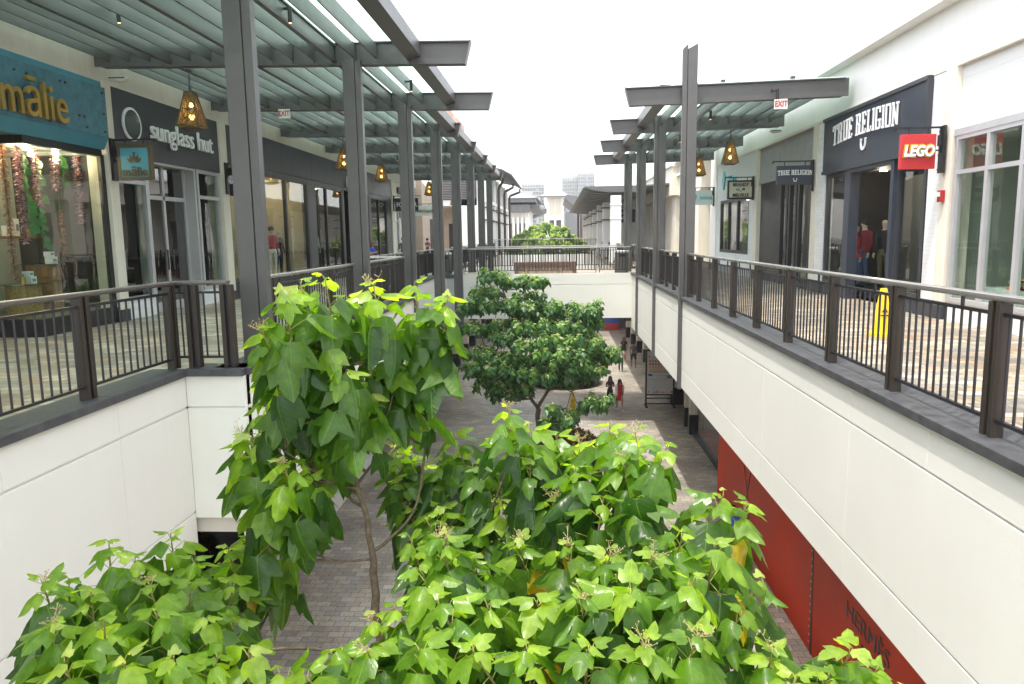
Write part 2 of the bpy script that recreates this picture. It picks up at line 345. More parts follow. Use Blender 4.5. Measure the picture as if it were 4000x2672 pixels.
def text(body, size, loc, face, m, name='lettering', parent=None, depth=.02, bold=0, sx=1, shear=0, align='CENTER', space=1):
    cu = bpy.data.curves.new(name, 'FONT'); cu.body = body; cu.size = size; cu.extrude = depth/2; cu.offset = bold; cu.align_x = align; cu.align_y = 'CENTER'; cu.shear = shear; cu.space_character = space; cu.resolution_u = 4
    o = bpy.data.objects.new('tmp', cu); col.objects.link(o); bpy.context.view_layer.update()
    me = bpy.data.meshes.new_from_object(o.evaluated_get(bpy.context.evaluated_depsgraph_get())); bpy.data.objects.remove(o)
    ax = {'L': ((0,1,0),(0,0,1),(1,0,0)), 'R': ((0,-1,0),(0,0,1),(-1,0,0)), 'F': ((1,0,0),(0,0,1),(0,-1,0))}[face]
    T = Matrix([[ax[0][i]*sx, ax[1][i], ax[2][i], loc[i]] for i in range(3)]+[[0,0,0,1]])
    me.transform(T); me.materials.clear(); me.materials.append(MATS[m])
    q = bpy.data.objects.new(name, me); col.objects.link(q)
    if parent: attach(q, parent)
    return q

# ================================================================ setting
rnd = random.Random(4)
DZ = -.1            # upper deck level
GZ = -6.8           # lower street level
XL, XR = -9.4, 7.4  # shop fronts
struct(MB().box(-900, 900, -60, 2500, GZ-.3, GZ-.02).build('ground', 'concrete'))
struct(MB().box(-8.6, 8.0, -14, 200, GZ-.02, GZ).build('street', 'paving_ground'))
# upper walkways (slabs with stone on top, painted soffit)
def deck(name, x0, x1, y0, y1, zs=-1.0, m='paving_upper'):
    struct(MB().box(x0, x1, y0, y1, -.4, DZ).build(name, m))
    struct(MB().box(x0, x1, y0, y1, zs-1.2, -.404).build(name+'_slab', 'soffit'))
deck('walkway_right', 3.40, 12.5, -6, 32)
deck('walkway_left', -14, -4.86, -6, 9.1)
deck('walkway_left', -14, -4.1, 9.1, 20.6)
deck('walkway_left', -14, -5.2, 20.6, 32)
deck('walkway_bridge', -14, 12.5, 32.16, 37.5, -.75)
deck('walkway_left', -14, -5.2, 37.5, 64)
deck('walkway_right', 3.40, 12.5, 37.5, 64)
deck('walkway_far', -14, 12.5, 64.1, 175)

ROWS = [(-.095, -.488), (-.512, -1.878), (-1.902, -2.37)]
def panels(axis, c, out, a0, a1, rows, pitch=1.72, off=0):
    """cladding panels on plane axis=c, facing out (+1/-1)"""
    b = MB()
    for ri, (zt, zb) in enumerate(rows):
        p = pitch if ri == 0 else pitch*2
        cuts = [a0]; t = a0+off % p
        while t < a1-.3:
            if t > a0+.3: cuts.append(t)
            t += p
        cuts.append(a1)
        for i in range(len(cuts)-1):
            u, v = cuts[i]+(.002 if i else 0), cuts[i+1]-(.002 if i < len(cuts)-2 else 0)
            lo, hi = sorted((c, c-out*.02))
            if axis == 'x': b.box(lo, hi, u, v, zb, zt)
            else: b.box(u, v, lo, hi, zb, zt)
    return b
def parapet(axis, c, out, a0, a1, label, rows=ROWS, off=0, cap=True, capw=.42, pitch=1.72):
    mid = (c, (a0+a1)/2, 0) if axis == 'x' else ((a0+a1)/2, c, 0)
    t = thing('parapet_wall', mid, label, 'wall', 'white panelled edges of the upper level')
    zb = rows[-1][1]
    panels(axis, c, out, a0, a1, rows, pitch, off).build('cladding', 'fascia', t, bevel=.004)
    lo, hi = sorted((c-out*.021, c-out*.16))
    (MB().box(lo, hi, a0, a1, zb+.004, -.1) if axis == 'x' else MB().box(a0, a1, lo, hi, zb+.004, -.1)).build('backing', 'fascia', t)
    if cap:
        lo, hi = sorted((c+out*.06, c-out*capw))
        b = MB(); n = max(1, int((a1-a0)/1.5))
        for i in range(n):
            u = a0+(a1-a0)*i/n+(.002 if i else 0); v = a0+(a1-a0)*(i+1)/n-.002
            if axis == 'x': b.box(lo, hi, u, v, -.09, 0)
            else: b.box(u, v, lo, hi, -.09, 0)
        b.build('coping', 'cap_stone', t, bevel=.008)
    return t
parapet('x', 3.24, -1, -4, 32, 'long white panelled wall with dark stone coping under the right hand railing', off=1.9)
parapet('x', -4.70, 1, -4, 9.0, 'white panelled wall with dark coping below the nearest left railing', off=1.2)
parapet('y', 9.0, -1, -4.70, -3.94, 'short white wall turning the corner behind the tall tree', rows=[(-.095, -.488), (-.512, -1.97)], pitch=9)
parapet('x', -3.94, 1, 9.06, 20.5, 'white wall with dark coping behind the tall foreground tree', off=.9)
parapet('x', -5.05, 1, 20.6, 32, 'white set back wall between the left posts near the bridge', off=.5)
parapet('y', 32.0, -1, -5.05, 3.24, 'plain white panelled front of the footbridge', rows=[(-.02, -.488), (-.512, -1.95)], pitch=1.8, cap=False)
parapet('y', 64.0, -1, -5.4, 4.2, 'distant white wall beyond the footbridge below the farthest railing', rows=[(-.0, -.6), (-.62, -1.9)], pitch=2.4, cap=False)
parapet('x', -5.05, 1, 37.5, 64, 'white panelled wall left of the second opening beyond the bridge', pitch=2.4)
parapet('x', 3.6, -1, 37.5, 64, 'white panelled wall right of the second opening beyond the bridge', pitch=2.4)
tag(MB().box(-4.72, -4.33, 31.86, 31.99, -3.2, -.06).box(-4.76, -4.29, 31.82, 31.99, -.16, -.0, 1).build('pilaster', ['aluminium', 'steel_dark']), 'pale grey strip with dark cap on the left end of the bridge front', 'pilaster')

# ================================================================ railings
def railing(p0, p1, posts, label, thin=False):
    """posts: distances from p0 of paired flat posts"""
    p0 = Vector(p0); p1 = Vector(p1); d = (p1-p0); Lg = d.length; d.normalize(); n = Vector((0, 0, 1)).cross(d)
    t = thing('railing', tuple((p0+p1)/2), label, 'railing', 'railings with round balusters along the upper level')
    z = p0.z
    def P(s, h): return p0+d*s+Vector((0, 0, h))
    hb = MB(); hb.bar(P(0, 1.085), P(Lg, 1.085), .11, .035); hb.bar(P(0, 1.06), P(Lg, 1.06), .06, .02, 0)
    hb.build('handrail', 'handrail' if p0.x > 0 or p0.y > 10 else 'handrail_no_glare', t, bevel=.006)
    for s in posts:
        b = MB(); e = s in (posts[0], posts[-1]) and False
        for o in ((-.05, .05) if not thin else (-.075, .075)):
            a = P(s+o, 0); c = P(s+o, 1.05); vs = []
            b.bar(a, c, .10 if not thin else .05, .055 if not thin else .03, 0, up=tuple(d))
        
        if not thin: b.bar(P(s, 0), P(s, 1.045), .02, .05, 1, up=tuple(d))
        b.build('post', ['rail_brown', 'rail_black'], t, bevel=.004)
    ed = sorted(set([0]+list(posts)+[Lg]))
    for i in range(len(ed)-1):
        a, c = ed[i]+(.078 if ed[i] in posts else 0), ed[i+1]-(.078 if ed[i+1] in posts else 0)
        if c-a < .12: continue
        b = MB()
        b.bar(P(a, .955), P(c, .955), .035, .028); b.bar(P(a, .13), P(c, .13), .035, .028)
        k = max(1, round((c-a)/.128)); st = (c-a)/k
        for j in range(k):
            s = a+st*(j+.5); b.cone(P(s, .14), P(s, .945), .0115 if not thin else .02, .0115 if not thin else .02, 6, 1, cap=False)
        for q in ([.25, .75] if c-a > 1 else [.5]):
            s = a+st*(int(q*k)+.5); b.bar(P(s, .96), P(s, 1.06), .022, .022, 0)
        b.build('baluster_panel', ['rail_black', 'rail_black'], t, smooth=False)
    return t
railing((3.39, 2.2, 0), (3.39, 19.3, 0), [5.86-2.2+1.715*i for i in range(-1, 8)]+[16.96], 'long railing with shiny handrail on the right wall ending at the nearest right post')
railing((3.39, 20.1, 0), (3.39, 24.5, 0), [.12, 1.55, 2.95, 4.2], 'railing between the first and second posts on the right')
railing((3.39, 25.3, 0), (3.39, 29.7, 0), [.12, 1.55, 2.95, 4.2], 'railing between the second and third posts on the right')
railing((-4.83, 1.8, 0), (-4.83, 9.12, 0), [1.95, 3.7, 5.45, 7.2], 'nearest left railing in front of the blue shop window')
railing((-4.83, 9.14, 0), (-4.12, 9.14, 0), [.22, .68], 'short railing turning the corner beside the nearest left post')
railing((-4.12, 10.35, 0), (-4.12, 14.9, 0), [.15, 1.6, 3.05, 4.35], 'railing behind the tall foreground tree after the nearest left post')
railing((-4.12, 15.6, 0), (-4.12, 20.0, 0), [.15, 1.6, 3.05, 4.2], 'railing between the second and third left posts')
railing((-5.25, 20.75, 0), (-5.25, 31.9, 0), [.2, 2.0, 3.8, 5.6, 7.4, 9.2, 10.9], 'set back railing on the left close to the footbridge')
railing((-5.2, 20.35, 0), (-4.25, 20.35, 0), [.15, .8], 'short cross railing behind the third left post')
railing((-5.0, 32.1, 0), (3.2, 32.1, 0), [.1, .95, 3.73, 5.2, 6.79, 8.1], 'railing along the near side of the footbridge', thin=True)
railing((-5.1, 37.4, 0), (4.4, 37.4, 0), [.1, 1.9, 3.7, 5.5, 7.3, 9.1], 'railing along the far side of the footbridge', thin=True)
railing((-5.4, 64.1, .25), (4.2, 64.1, .25), [.1, 1.9, 3.7, 5.5, 7.3, 9.3], 'farthest cross railing in front of the round distant tree', thin=True)
railing((-5.25, 37.6, 0), (-5.25, 63.9, 0), [.2+2.6*i for i in range(11)], 'left railing of the second opening beyond the bridge')
railing((3.8, 37.6, 0), (3.8, 63.9, 0), [.2+2.6*i for i in range(11)], 'right railing of the second opening beyond the bridge')

# ================================================================ canopies
def canopy(side, posts, beams, xw, label, y_start, y_end, extend=None):
    s = side    # -1 left, +1 right
    t = thing('glass_canopy', (s*3.3, posts[0], 0), label, 'canopy')
    for i, y in enumerate(posts):
        b = MB(); o = s*3.84 if s < 0 else 3.15
        top = 5.1 if s < 0 else 4.88
        if extend and i in extend: top = extend[i]
        def bx(u0, u1, v0, v1, m=0):
            lo, hi = sorted((o+s*u0, o+s*u1)); zb = -2.42
            if extend and i in extend:
                sl = .12
                b.add([(lo,v0,zb),(hi,v0,zb),(hi,v1,zb),(lo,v1,zb),(lo,v0,top-(sl if s>0 else 0)),(hi,v0,top),(hi,v1,top),(lo,v1,top-(sl if s>0 else 0))], [(0,3,2,1),(4,5,6,7),(0,1,5,4),(1,2,6,5),(2,3,7,6),(3,0,4,7)], m)
            else: b.box(lo, hi, v0, v1, zb, top, m)
        bx(0, .115, y-.08, y+.08); bx(.115, .125, y-.05, y+.05, 1); bx(.125, .36, y-.1, y+.16)
        b.build('post', ['steel', 'black'], t, bevel=.006)
    for y, tip, zb in beams:
        b = MB(); rise = .02
        def z(x, h): return zb+h+abs(x-s*3.9)*(rise if abs(x) > 3.9 else -rise)
        tipb = tip+s*.12
        def prof(x, zo): return (x, z(x, zo))
        xe = xw-s*(-.02)
        b.prism([prof(tipb, 0), prof(xw, 0), prof(xw, .42), prof(tip, .42)], 'y', y-.035, y+.035)
        b.prism([prof(tipb-s*0, -.022), prof(xw-s*.16, -.022), prof(xw-s*.16, 0), prof(tipb, 0)], 'y', y-.12, y+.12)
        b.prism([prof(tip+s*.02, .40), prof(xw-s*.1, .40), prof(xw-s*.1, .424), prof(tip, .424)], 'y', y-.11, y+.11)
        b.bar((tipb-s*.004, y, z(tip, -.02)), (tip-s*.004, y, z(tip, .44)), .26, .02, 0, up=(1, 0, 0))
        for gx in () if s > 0 else (4.4, 4.83, 5.25, 5.66, 6.07):
            if abs(gx) < abs(xw): b.box(*sorted((s*gx-.008, s*gx+.008)), y-.1, y+.1, z(s*gx, 0), z(s*gx, .40))
        b.build('beam', 'steel', t)
    ys = [y_start]+[b_[0] for b_ in beams]+([y_end] if y_end > beams[-1][0]+1 else [])
    if s > 0: ys = [b_[0] for b_ in beams]
    xs = []
    x = s*3.55 if s < 0 else 3.35
    step = .425
    k = 0
    while abs(x) < abs(xw)-.1:
        xs.append((x, k)); x += s*step; k += 1
    for i in range(len(ys)-1):
        y0, y1 = ys[i]+.05, ys[i+1]-.05; zb = 5.03 if s < 0 else 4.86
        ox = 1 if s < 0 else 0
        b = MB()
        for x, k in xs:
            zz = zb+abs(x-s*3.9)*.02
            if k % 4 == 2:
                b.box(x-.045, x+.045, y0, y1, zz+.06, zz+.10); b.box(x-.008, x+.008, y0, y1, zz+.10, zz+.37); b.box(x-.045, x+.045, y0, y1, zz+.37, zz+.40)
            else: b.box(x-.014, x+.014, y0, y1, zz+.11, zz+.40)
        b.build('purlin', 'steel', t)
        ex = s*2.66 if s < 0 else 2.62
        if s < 0 and ys[i+1] > 22: ex = -3.35
        e = MB(); zz = zb+.02
        e.add([(ex,y0,zz+.12),(ex+s*.26,y0,zz+.04),(ex+s*.28,y0,zz+.4),(ex+s*.02,y0,zz+.42),(ex,y1,zz+.12),(ex+s*.26,y1,zz+.04),(ex+s*.28,y1,zz+.4),(ex+s*.02,y1,zz+.42)], [(0,1,2,3),(4,7,6,5),(0,4,5,1),(1,5,6,2),(2,6,7,3),(3,7,4,0)])
        e.build('edge_beam', 'steel', t)
        g = MB(); lim = [ex+s*.30]+[q[0] for q in xs]+[xw]
        lim = [ex+s*.30]+[q for q in lim[1:] if abs(q) > abs(ex+s*.5)]
        for j in range(len(lim)-1):
            a, c = lim[j], lim[j+1]; gap = (.13 if j in (0, 1, 2) and ex != -3.35 else (.045 if j % 2 == 0 and j < 7 else .0))
            a2 = a+s*(.01+gap)
            zz = zb+.43+abs((a+c)/2-s*3.9)*.02
            if abs(c) <= abs(a2): continue
            n = 3
            for q in range(n):
                u = y0-.05+(y1-y0+.1)*q/n+.004; v = y0-.05+(y1-y0+.1)*(q+1)/n-.004
                lo, hi = sorted((a2, c-s*.005)); g.box(lo, hi, u, v, zz, zz+.014)
        g.build('glass_panel', 'canopy_glass', t)
        for x, k in xs:
            if k % 4 == 2: MB().box(x-.05, x+.05, y0, y0+.12, zb+.45+abs(x-s*3.9)*.02, zb+.52+abs(x-s*3.9)*.02).build('clip', 'steel_dark', t)
    return t
LP = [9.75, 15.2, 20.4, 25.6, 30.6, 35.7, 40.8, 45.9]
canopy(-1, LP, [(-1.0, -1.66, 5.06), (4.4, -1.66, 5.06), (9.9, -1.66, 5.06), (15.36, -1.66, 5.06), (20.56, -1.66, 5.03)]+[(y+.16, -3.18, 5.0) for y in LP[3:]], XL, 'long grey steel canopy with frosted glass roof over the left shops', -3, 46)
RP = [19.3, 24.5, 29.7, 35.0]
canopy(1, RP, [(y+.14, 1.76, 4.84) for y in RP], 7.22, 'grey steel canopy with frosted glass roof over the right shops', 19.3, 35, extend={0: 6.2, 1: 5.75})

# small fittings under the canopies
def spot(x, y, z, label, copyof=None):
    if copyof: return copy_tree(copyof, (x, y, z), label)
    t = thing('spotlight', (x, y, z), label, 'spotlight', 'small cylindrical spotlights under the canopies')
    b = MB(); b.cone((x-.14, y, z+.06), (x-.13, y, z+.06), .05, .05, 10); b.cone((x-.14, y, z+.06), (x, y, z+.06), .022, .022, 8); b.cone((x, y, z+.09), (x, y, z-.16), .032, .034, 12)
    b.build('lamp_housing', 'black', t); MB().cone((x, y, z-.162), (x, y, z-.15), .024, .024, 10).build('bulb', 'spot_bulb', t)
    return t
sp = spot(-7.18, 12.5, 5.35, 'black spotlight glowing orange near the top left corner above the blue shop sign')
for x, y, z, l in [(-4.3, 12.5, 5.26, 'black spotlight right of the nearest left post at the top of the photo'), (-6.1, 22.9, 5.12, 'black spotlight beyond the left exit sign'), (-3.3, 17.6, 5.1, 'black spotlight between the second and third left posts'),
                (5.46, 19.25, 4.98, 'black spotlight on the beam face above the right exit sign'), (4.4, 22.0, 4.95, 'black spotlight under the right glass roof behind the nearest right post'), (4.4, 27.2, 4.95, 'farther black spotlight under the right glass roof'), (-6.9, 33, 5.1, 'small far spotlight under the left canopy')]:
    spot(x, y, z, l, sp)
def exit_sign(x, y, z, label):
    t = thing('exit_sign', (x, y, z), label, 'exit sign', 'white exit signs with red letters')
    MB().box(x-.16, x+.16, y-.03, y+.03, z-.12, z+.12).build('board', 'exit_white', t, bevel=.008)
    text('EXIT', .2, (x, y-.034, z), 'F', 'exit_red', parent=t, bold=.004, sx=.75)
    MB().cone((x, y, z+.12), (x, y, z+.2), .012, .012, 6).build('stem', 'steel', t)
exit_sign(-7.33, 20.44, 4.98, 'exit sign hanging under the left canopy'); exit_sign(5.56, 19.3, 4.72, 'exit sign hanging under the nearest beam of the right canopy')
def smoke(x, y, z, label):
    t = thing('emergency_light', (x, y, z), label, 'lamp', 'white oval fittings on the canopy walls')
    MB().ball((x, y, z), .13, 0, 12, 8, (1.5, .8, .5)).build('housing', 'exit_white', t, smooth=True); MB().box(x-.17, x+.17, y-.115, y-.1, z-.01, z+.012).build('lens', 'steel_dark', t)
smoke(-9.0, 15.5, 4.95, 'white oval fitting on the left wall above the sunglasses sign'); smoke(7.0, 24.8, 4.78, 'white oval fitting where the second right beam meets the wall')

# ---------------------------------------------------------------- lanterns
def lantern(x, y, zt, zb, label, src=None):
    if src: return copy_tree(src, (x, y, zb), label)
    t = thing('lantern', (x, y, zb), label, 'lantern', 'tapered lattice lanterns hanging from the canopies')
    MB().cone((x, y, zb+.66), (x, y, zt), .014, .014, 8).cone((x, y, zb+.66), (x, y, zb+.8), .03, .025, 8).box(x-.05, x+.05, y-.05, y+.05, zt-.03, zt).build('rod', 'steel_dark', t)
    fr = MB(); sh = MB(); r0, r1 = .225, .085; h = .66
    def C(i, f): # corner i at height fraction f
        r = r0+(r1-r0)*f; a = ((-1, -1), (1, -1), (1, 1), (-1, 1))[i % 4]; return Vector((x+a[0]*r, y+a[1]*r, zb+h*f))
    for i in range(4):
        fr.bar(C(i, 0), C(i, 1), .022, .022); fr.bar(C(i, 0), C(i+1, 0), .03, .03); fr.bar(C(i, 1), C(i+1, 1), .03, .03)
        def Q(u, f): return C(i, f).lerp(C(i+1, f), u)
        for a, b in (((0, .5), (.5, .05)), ((1, .5), (.5, .05)), ((0, .5), (.5, .95)), ((1, .5), (.5, .95)), ((0, .5), (1, .5)), ((.5, 0), (.5, 1)), ((0, .0), (.5, .5)), ((1, 0), (.5, .5)), ((0, 1), (.5, .5)), ((1, 1), (.5, .5))):
            fr.bar(Q(*a), Q(*b), .016, .016)
        sh.add([Q(.03, .02), Q(.97, .02), Q(.97, .98), Q(.03, .98)], [(0, 1, 2, 3)])
    fr.box(x-.1, x+.1, y-.1, y+.1, zb+h, zb+h+.02); fr.box(x-.16, x+.16, y-.16, y+.16, zb-.05, zb-.03); fr.box(x-.02, x+.02, y-.02, y+.02, zb-.04, zb+.02)
    f = fr.build('frame', 'bronze', t); s_ = sh.build('shade', 'amber_shade', t)
    MB().ball((x, y, zb+.18), .055).ball((x, y, zb+.42), .045).build('bulb', 'bulb', t, smooth=True)
    return t
LT = lantern(-7.45, 15.36, 5.06, 3.94, 'nearest lantern, lit amber, in front of the sunglasses sign')
for x, y, z, l in [(-7.25, 25.76, 3.98, 'left side lantern seen just left of the second post'), (-7.12, 30.76, 3.92, 'left side lantern between the second and third posts'), (-6.88, 40.96, 3.9, 'farthest left lantern above the pale hanging sign'),
                   (5.57, 24.64, 3.80, 'right side lantern above the beige hanging sign'), (5.57, 29.84, 3.84, 'right side lantern just right of the nearest right post'), (-7.6, 56, 4.0, 'tiny lantern deep under the far end of the left walkway')]:
    lantern(x, y, 5, z, l, LT)

# ================================================================ shop fronts
def slab(mb, side, y0, y1, z0, z1, proud=0., thick=.2, m=0):
    X = XL if side < 0 else XR; f = X-side*proud; b = X+side*thick
    lo, hi = sorted((f, b)); return mb.box(lo, hi, y0, y1, z0, z1, m)
def room(t, side, y0, y1, z0, z1, depth, m, floor='floor_in', lights=0, start=.12):
    X = XL if side < 0 else XR; a = X+side*start; b = X+side*depth
    q = MB(); lo, hi = sorted((b, b+side*.1)); q.box(lo, hi, y0, y1, z0-.05, z1+.05)
    lo, hi = sorted((a, b)); q.box(lo, hi, y0-.1, y0-.004, z0-.05, z1+.05); q.box(lo, hi, y1+.004, y1+.1, z0-.05, z1+.05); q.box(lo, hi, y0, y1, z1+.004, z1+.1)
    q.box(lo, hi, y0, y1, z0-.1, z0, 1)
    q.build('interior', [m, floor], t)
    for i in range(lights):
        y = y0+(y1-y0)*(i+.5)/lights; x = X+side*(.9 if i % 2 else 1.5)
        MB().cone((x, y, z1-.03), (x, y, z1), .09, .09, 14).build('downlight', 'downlight', t)
        l = bpy.data.lights.new('shop_lamp', 'POINT'); l.energy = 14; l.color = (1, .86, .66); l.shadow_soft_size = .12
        o = bpy.data.objects.new('shop_lamp', l); o.location = (x, y, z1-.2); col.objects.link(o)
def window(t, side, y0, y1, z0, z1, frame='aluminium', mull=(), trans=(), gm='window_glass', fw=.06, inset=.03):
    X = XL if side < 0 else XR
    b = MB(); lo, hi = sorted((X-side*.03, X+side*.09))
    b.box(lo, hi, y0, y0+fw, z0, z1); b.box(lo, hi, y1-fw, y1, z0, z1); b.box(lo, hi, y0+fw, y1-fw, z0, z0+fw); b.box(lo, hi, y0+fw, y1-fw, z1-fw, z1)
    lo2, hi2 = sorted((X-side*.027, X+side*.087))
    for y in mull: b.box(lo2, hi2, y-fw*.6, y+fw*.6, z0+fw, z1-fw)
    lo3, hi3 = sorted((X-side*.024, X+side*.084))
    for z in trans: b.box(lo3, hi3, y0+fw, y1-fw, z-fw*.5, z+fw*.5)
    w_ = b.build('window', frame, t)
    lo, hi = sorted((X+side*inset, X+side*(inset+.012)))
    MB().box(lo, hi, y0+fw*.5, y1-fw*.5, z0+fw*.5, z1-fw*.5).build('pane', gm, w_)
    return w_
def pilaster(side, y0, y1, label, z1=4.9, proud=.1, m='cream', base='charcoal'):
    b = MB(); slab(b, side, y0, y1, .16, z1, proud, .35); slab(b, side, y0-.004, y1+.004, DZ, .16, proud+.02, .35, 1)
    return tag(b.build('pilaster', [m, base], bevel=.006), label, 'pilaster', 'plain pilasters between the shops')
def blade(name, side, y, x0, x1, z0, z1, bm, fm, label, cat='hanging sign', th=.09, gap=.12):
    X = XL if side < 0 else XR; xw = X-side*.1
    t = thing('hanging_sign', ((x0+x1)/2, y, z0), label, cat, 'signs hanging out from the shop fronts')
    MB().box(x0, x1, y-th/2, y+th/2, z0, z1).build('board', bm, t, bevel=.006)
    if fm:
        f = MB(); w_ = .05; e = th/2+.012
        f.box(x0-.012, x1+.012, y-e, y+e, z1-w_, z1+.012); f.box(x0-.012, x1+.012, y-e, y+e, z0-.012, z0+w_); f.box(x0-.012, x0+w_, y-e, y+e, z0+w_, z1-w_); f.box(x1-w_, x1+.012, y-e, y+e, z0+w_, z1-w_)
        f.build('frame', fm, t)
    b = MB(); arm = x1+.0 if side < 0 else x0
    far = (x1+.1) if side < 0 else (x0-.1)
    b.bar((xw, y, z1+gap), (far, y, z1+gap), .035, .035); b.bar((far, y, z1+gap+.015), (far, y, z1+gap-.06), .035, .035)
    for xx in (x0+(x1-x0)*.22, x0+(x1-x0)*.78): b.bar((xx, y, z1), (xx, y, z1+gap), .02, .02)
    b.bar((xw-side*.06, y, z1+gap), (xw-side*.06, y, z1-.34), .025, .025); b.bar((xw, y, z1-.3), (xw-side*.2, y, z1-.3), .025, .025)
    lo, hi = sorted((xw, xw-side*.05)); b.box(lo, hi, y-.09, y+.09, z1-.72, z1+gap+.03)
    lo, hi = sorted((xw-side*.05, xw-side*.1)); b.box(lo, hi, y-.05, y+.05, z1-.22, z1-.02)
    for zz in (z1-.65, z1-.38, z1+.05):
        for yy in (y-.07, y+.07): b.cone((xw-side*.05, yy, zz), (xw-side*.065, yy, zz), .012, .012, 6)
    b.build('bracket', 'black', t)
    return t

# ---- left building mass
lb = thing('shopping_building', (XL-2, 20, DZ), 'long cream upper wall of the left shops above the sign boards', 'building')
b = MB(); slab(b, -1, -4, 52, 4.9, 7.0, .0, .3); b.build('wall', 'cream', lb)
b = MB(); slab(b, -1, -4, 48, 4.86, 4.93, .06, .1); b.build('string_course', 'cream', lb)
MB().box(XL-8, XL-.3, -4, 52, 6.9, 7.0).build('roof', 'cream', lb)
MB().box(XL-8, XL-7.9, -4, 52, -.1, 6.9).build('rear_wall', 'interior_dark', lb)

pilaster(-1, 15.33, 15.65, 'white pilaster between the blue shop and the sunglasses shop'); pilaster(-1, 20.69, 21.12, 'white pilaster partly behind the nearest left post')
pilaster(-1, 42.6, 43.2, 'white pilaster behind the black hanging sign on the left'); pilaster(-1, 47.6, 48.5, 'farthest cream pilaster on the left shops')

# ---- blue shop
s1 = thing('storefront', (XL, 13, DZ), 'blue fronted shop with flower garlands in its window', 'shop front')
b = MB(); slab(b, -1, 6, 15.33, 3.74, 4.74, .17); b.build('sign_board', 'teal_wood', s1, bevel=.01)
b = MB(); slab(b, -1, 6, 15.30, 4.74, 4.86, .10); b.build('top_trim', 'teal_panel', s1)
MB().prism([(XL+.17, 3.74), (XL-.1, 3.74), (XL-.1, 3.5), (XL+.05, 3.5)], 'y', 6, 15.31).build('lower_trim', 'teal_panel', s1)
b = MB()
for y, z in [(13.0, 4.55), (13.0, 4.25), (13.9, 4.6), (14.05, 4.6), (15.2, 4.62), (15.2, 4.2), (14.4, 4.05), (14.55, 4.05), (13.5, 3.82), (15.2, 3.85), (14.6, 3.86), (12.6, 3.85), (12.7, 4.55)]: b.cone((XL+.17, y, z), (XL+.2, y, z), .022, .018, 8)
b.build('bolt', 'bronze', s1)
lt = text('m\u0101lie', .92, (XL+.24, 13.06, 4.1), 'L', 'gold', parent=s1, depth=.07, bold=.004, sx=.86)

b = MB(); slab(b, -1, 12.93, 15.25, 3.36, 3.5, .03, .12); b.box(-11.6, XL-.12, 12.9, 13.0, 3.36, 3.5); b.box(XL-.06, XL+.02, 15.2, 15.33, .2, 3.4); b.build('window_header', 'black', s1)
b = MB(); slab(b, -1, 12.93, 15.33, DZ, .22, .03, .1); b.box(-11.6, XL-.1, 12.9, 13.0, DZ, .22); b.box(XL+.0, XL+.02, 14.6, 15.35, DZ, .24); b.build('plinth', 'black', s1)
wn = MB().box(XL-.012, XL, 12.97, 15.22, .22, 3.36).box(-11.6, XL-.014, 12.95, 12.962, .22, 3.36).build('window_glass', 'window_glass', s1)
MB().box(-11.7, -11.6, 12.9, 16.4, -.1, 3.5).box(-11.6, -9.75, 16.3, 16.4, -.1, 3.5).box(-11.6, -9.75, 15.36, 16.3, 3.42, 3.5).box(-11.6, XL-.12, 13.0, 15.33, 3.502, 3.56).build('interior', 'interior_green', s1)
MB().box(-11.6, XL-.02, 13.0, 16.3, .1, .2).build('display_floor', 'floor_in', s1)
MB().box(-12.4, -12.3, 8, 13, -.1, 3.5).box(-12.3, -11.7, 12.9, 13, -.1, 3.5).box(-12.3, XL-.12, 8, 12.89, 3.5, 3.56).build('entrance_recess', 'interior_grey', s1)
for i, (x, y) in enumerate([(-10.3, 14.3), (-10.2, 15.0), (-10.5, 13.5)]):
    MB().cone((x, y, 3.4), (x, y, 3.5), .06, .06, 12).build('downlight', 'downlight', s1)
    l = bpy.data.lights.new('shop_lamp', 'POINT'); l.energy = 38; l.color = (1, .8, .5); l.shadow_soft_size = .05; o = bpy.data.objects.new('shop_lamp', l); o.location = (x, y, 3.3); col.objects.link(o)

def lei(y, zt, zb, x, label, c='lei_pink', r=.105):
    g = random.Random(int(y*100)); b = MB(); z = zt
    while z > zb:
        for k in range(11):
            a = g.uniform(0, 6.28); rr = r*g.uniform(.75, 1.25); d = Vector((math.cos(a), math.sin(a), g.uniform(-.5, .3))); s_ = Vector((-math.sin(a), math.cos(a), 0))*.024
            c0 = Vector((x+g.uniform(-.015, .015), y+g.uniform(-.015, .015), z)); b.add([c0, c0+d*rr*.6+s_, c0+d*rr, c0+d*rr*.6-s_], [(0, 1, 2, 3)], 1 if g.random() < .15 else 0)
        z -= .026
    b.cone((x, y, zb), (x, y, 3.45), .012, .012, 5, 2)
    return tag(b.build('flower_garland', [c, 'lei_orange' if c == 'lei_pink' else 'lei_pink', 'vine_green']), label, 'flower garland', 'flower garlands hanging in the blue shop window')
lei(13.5, 3.42, .92, -10.2, 'long orange and pink garland at the left end of the shop window', 'lei_orange'); lei(13.82, 3.44, 1.62, -10.15, 'pink garland just left of the glass corner edge')
lei(14.38, 3.44, 2.32, -10.2, 'short bright pink garland under a window downlight'); lei(15.02, 3.44, 2.7, -10.25, 'shortest pink garland behind the reflected sky'); lei(15.5, 3.44, 2.02, -10.1, 'pink garland at the right end of the window'); lei(15.13, 2.28, 1.32, -10.3, 'thin orange garland in the middle right of the window', 'lei_orange', .06)
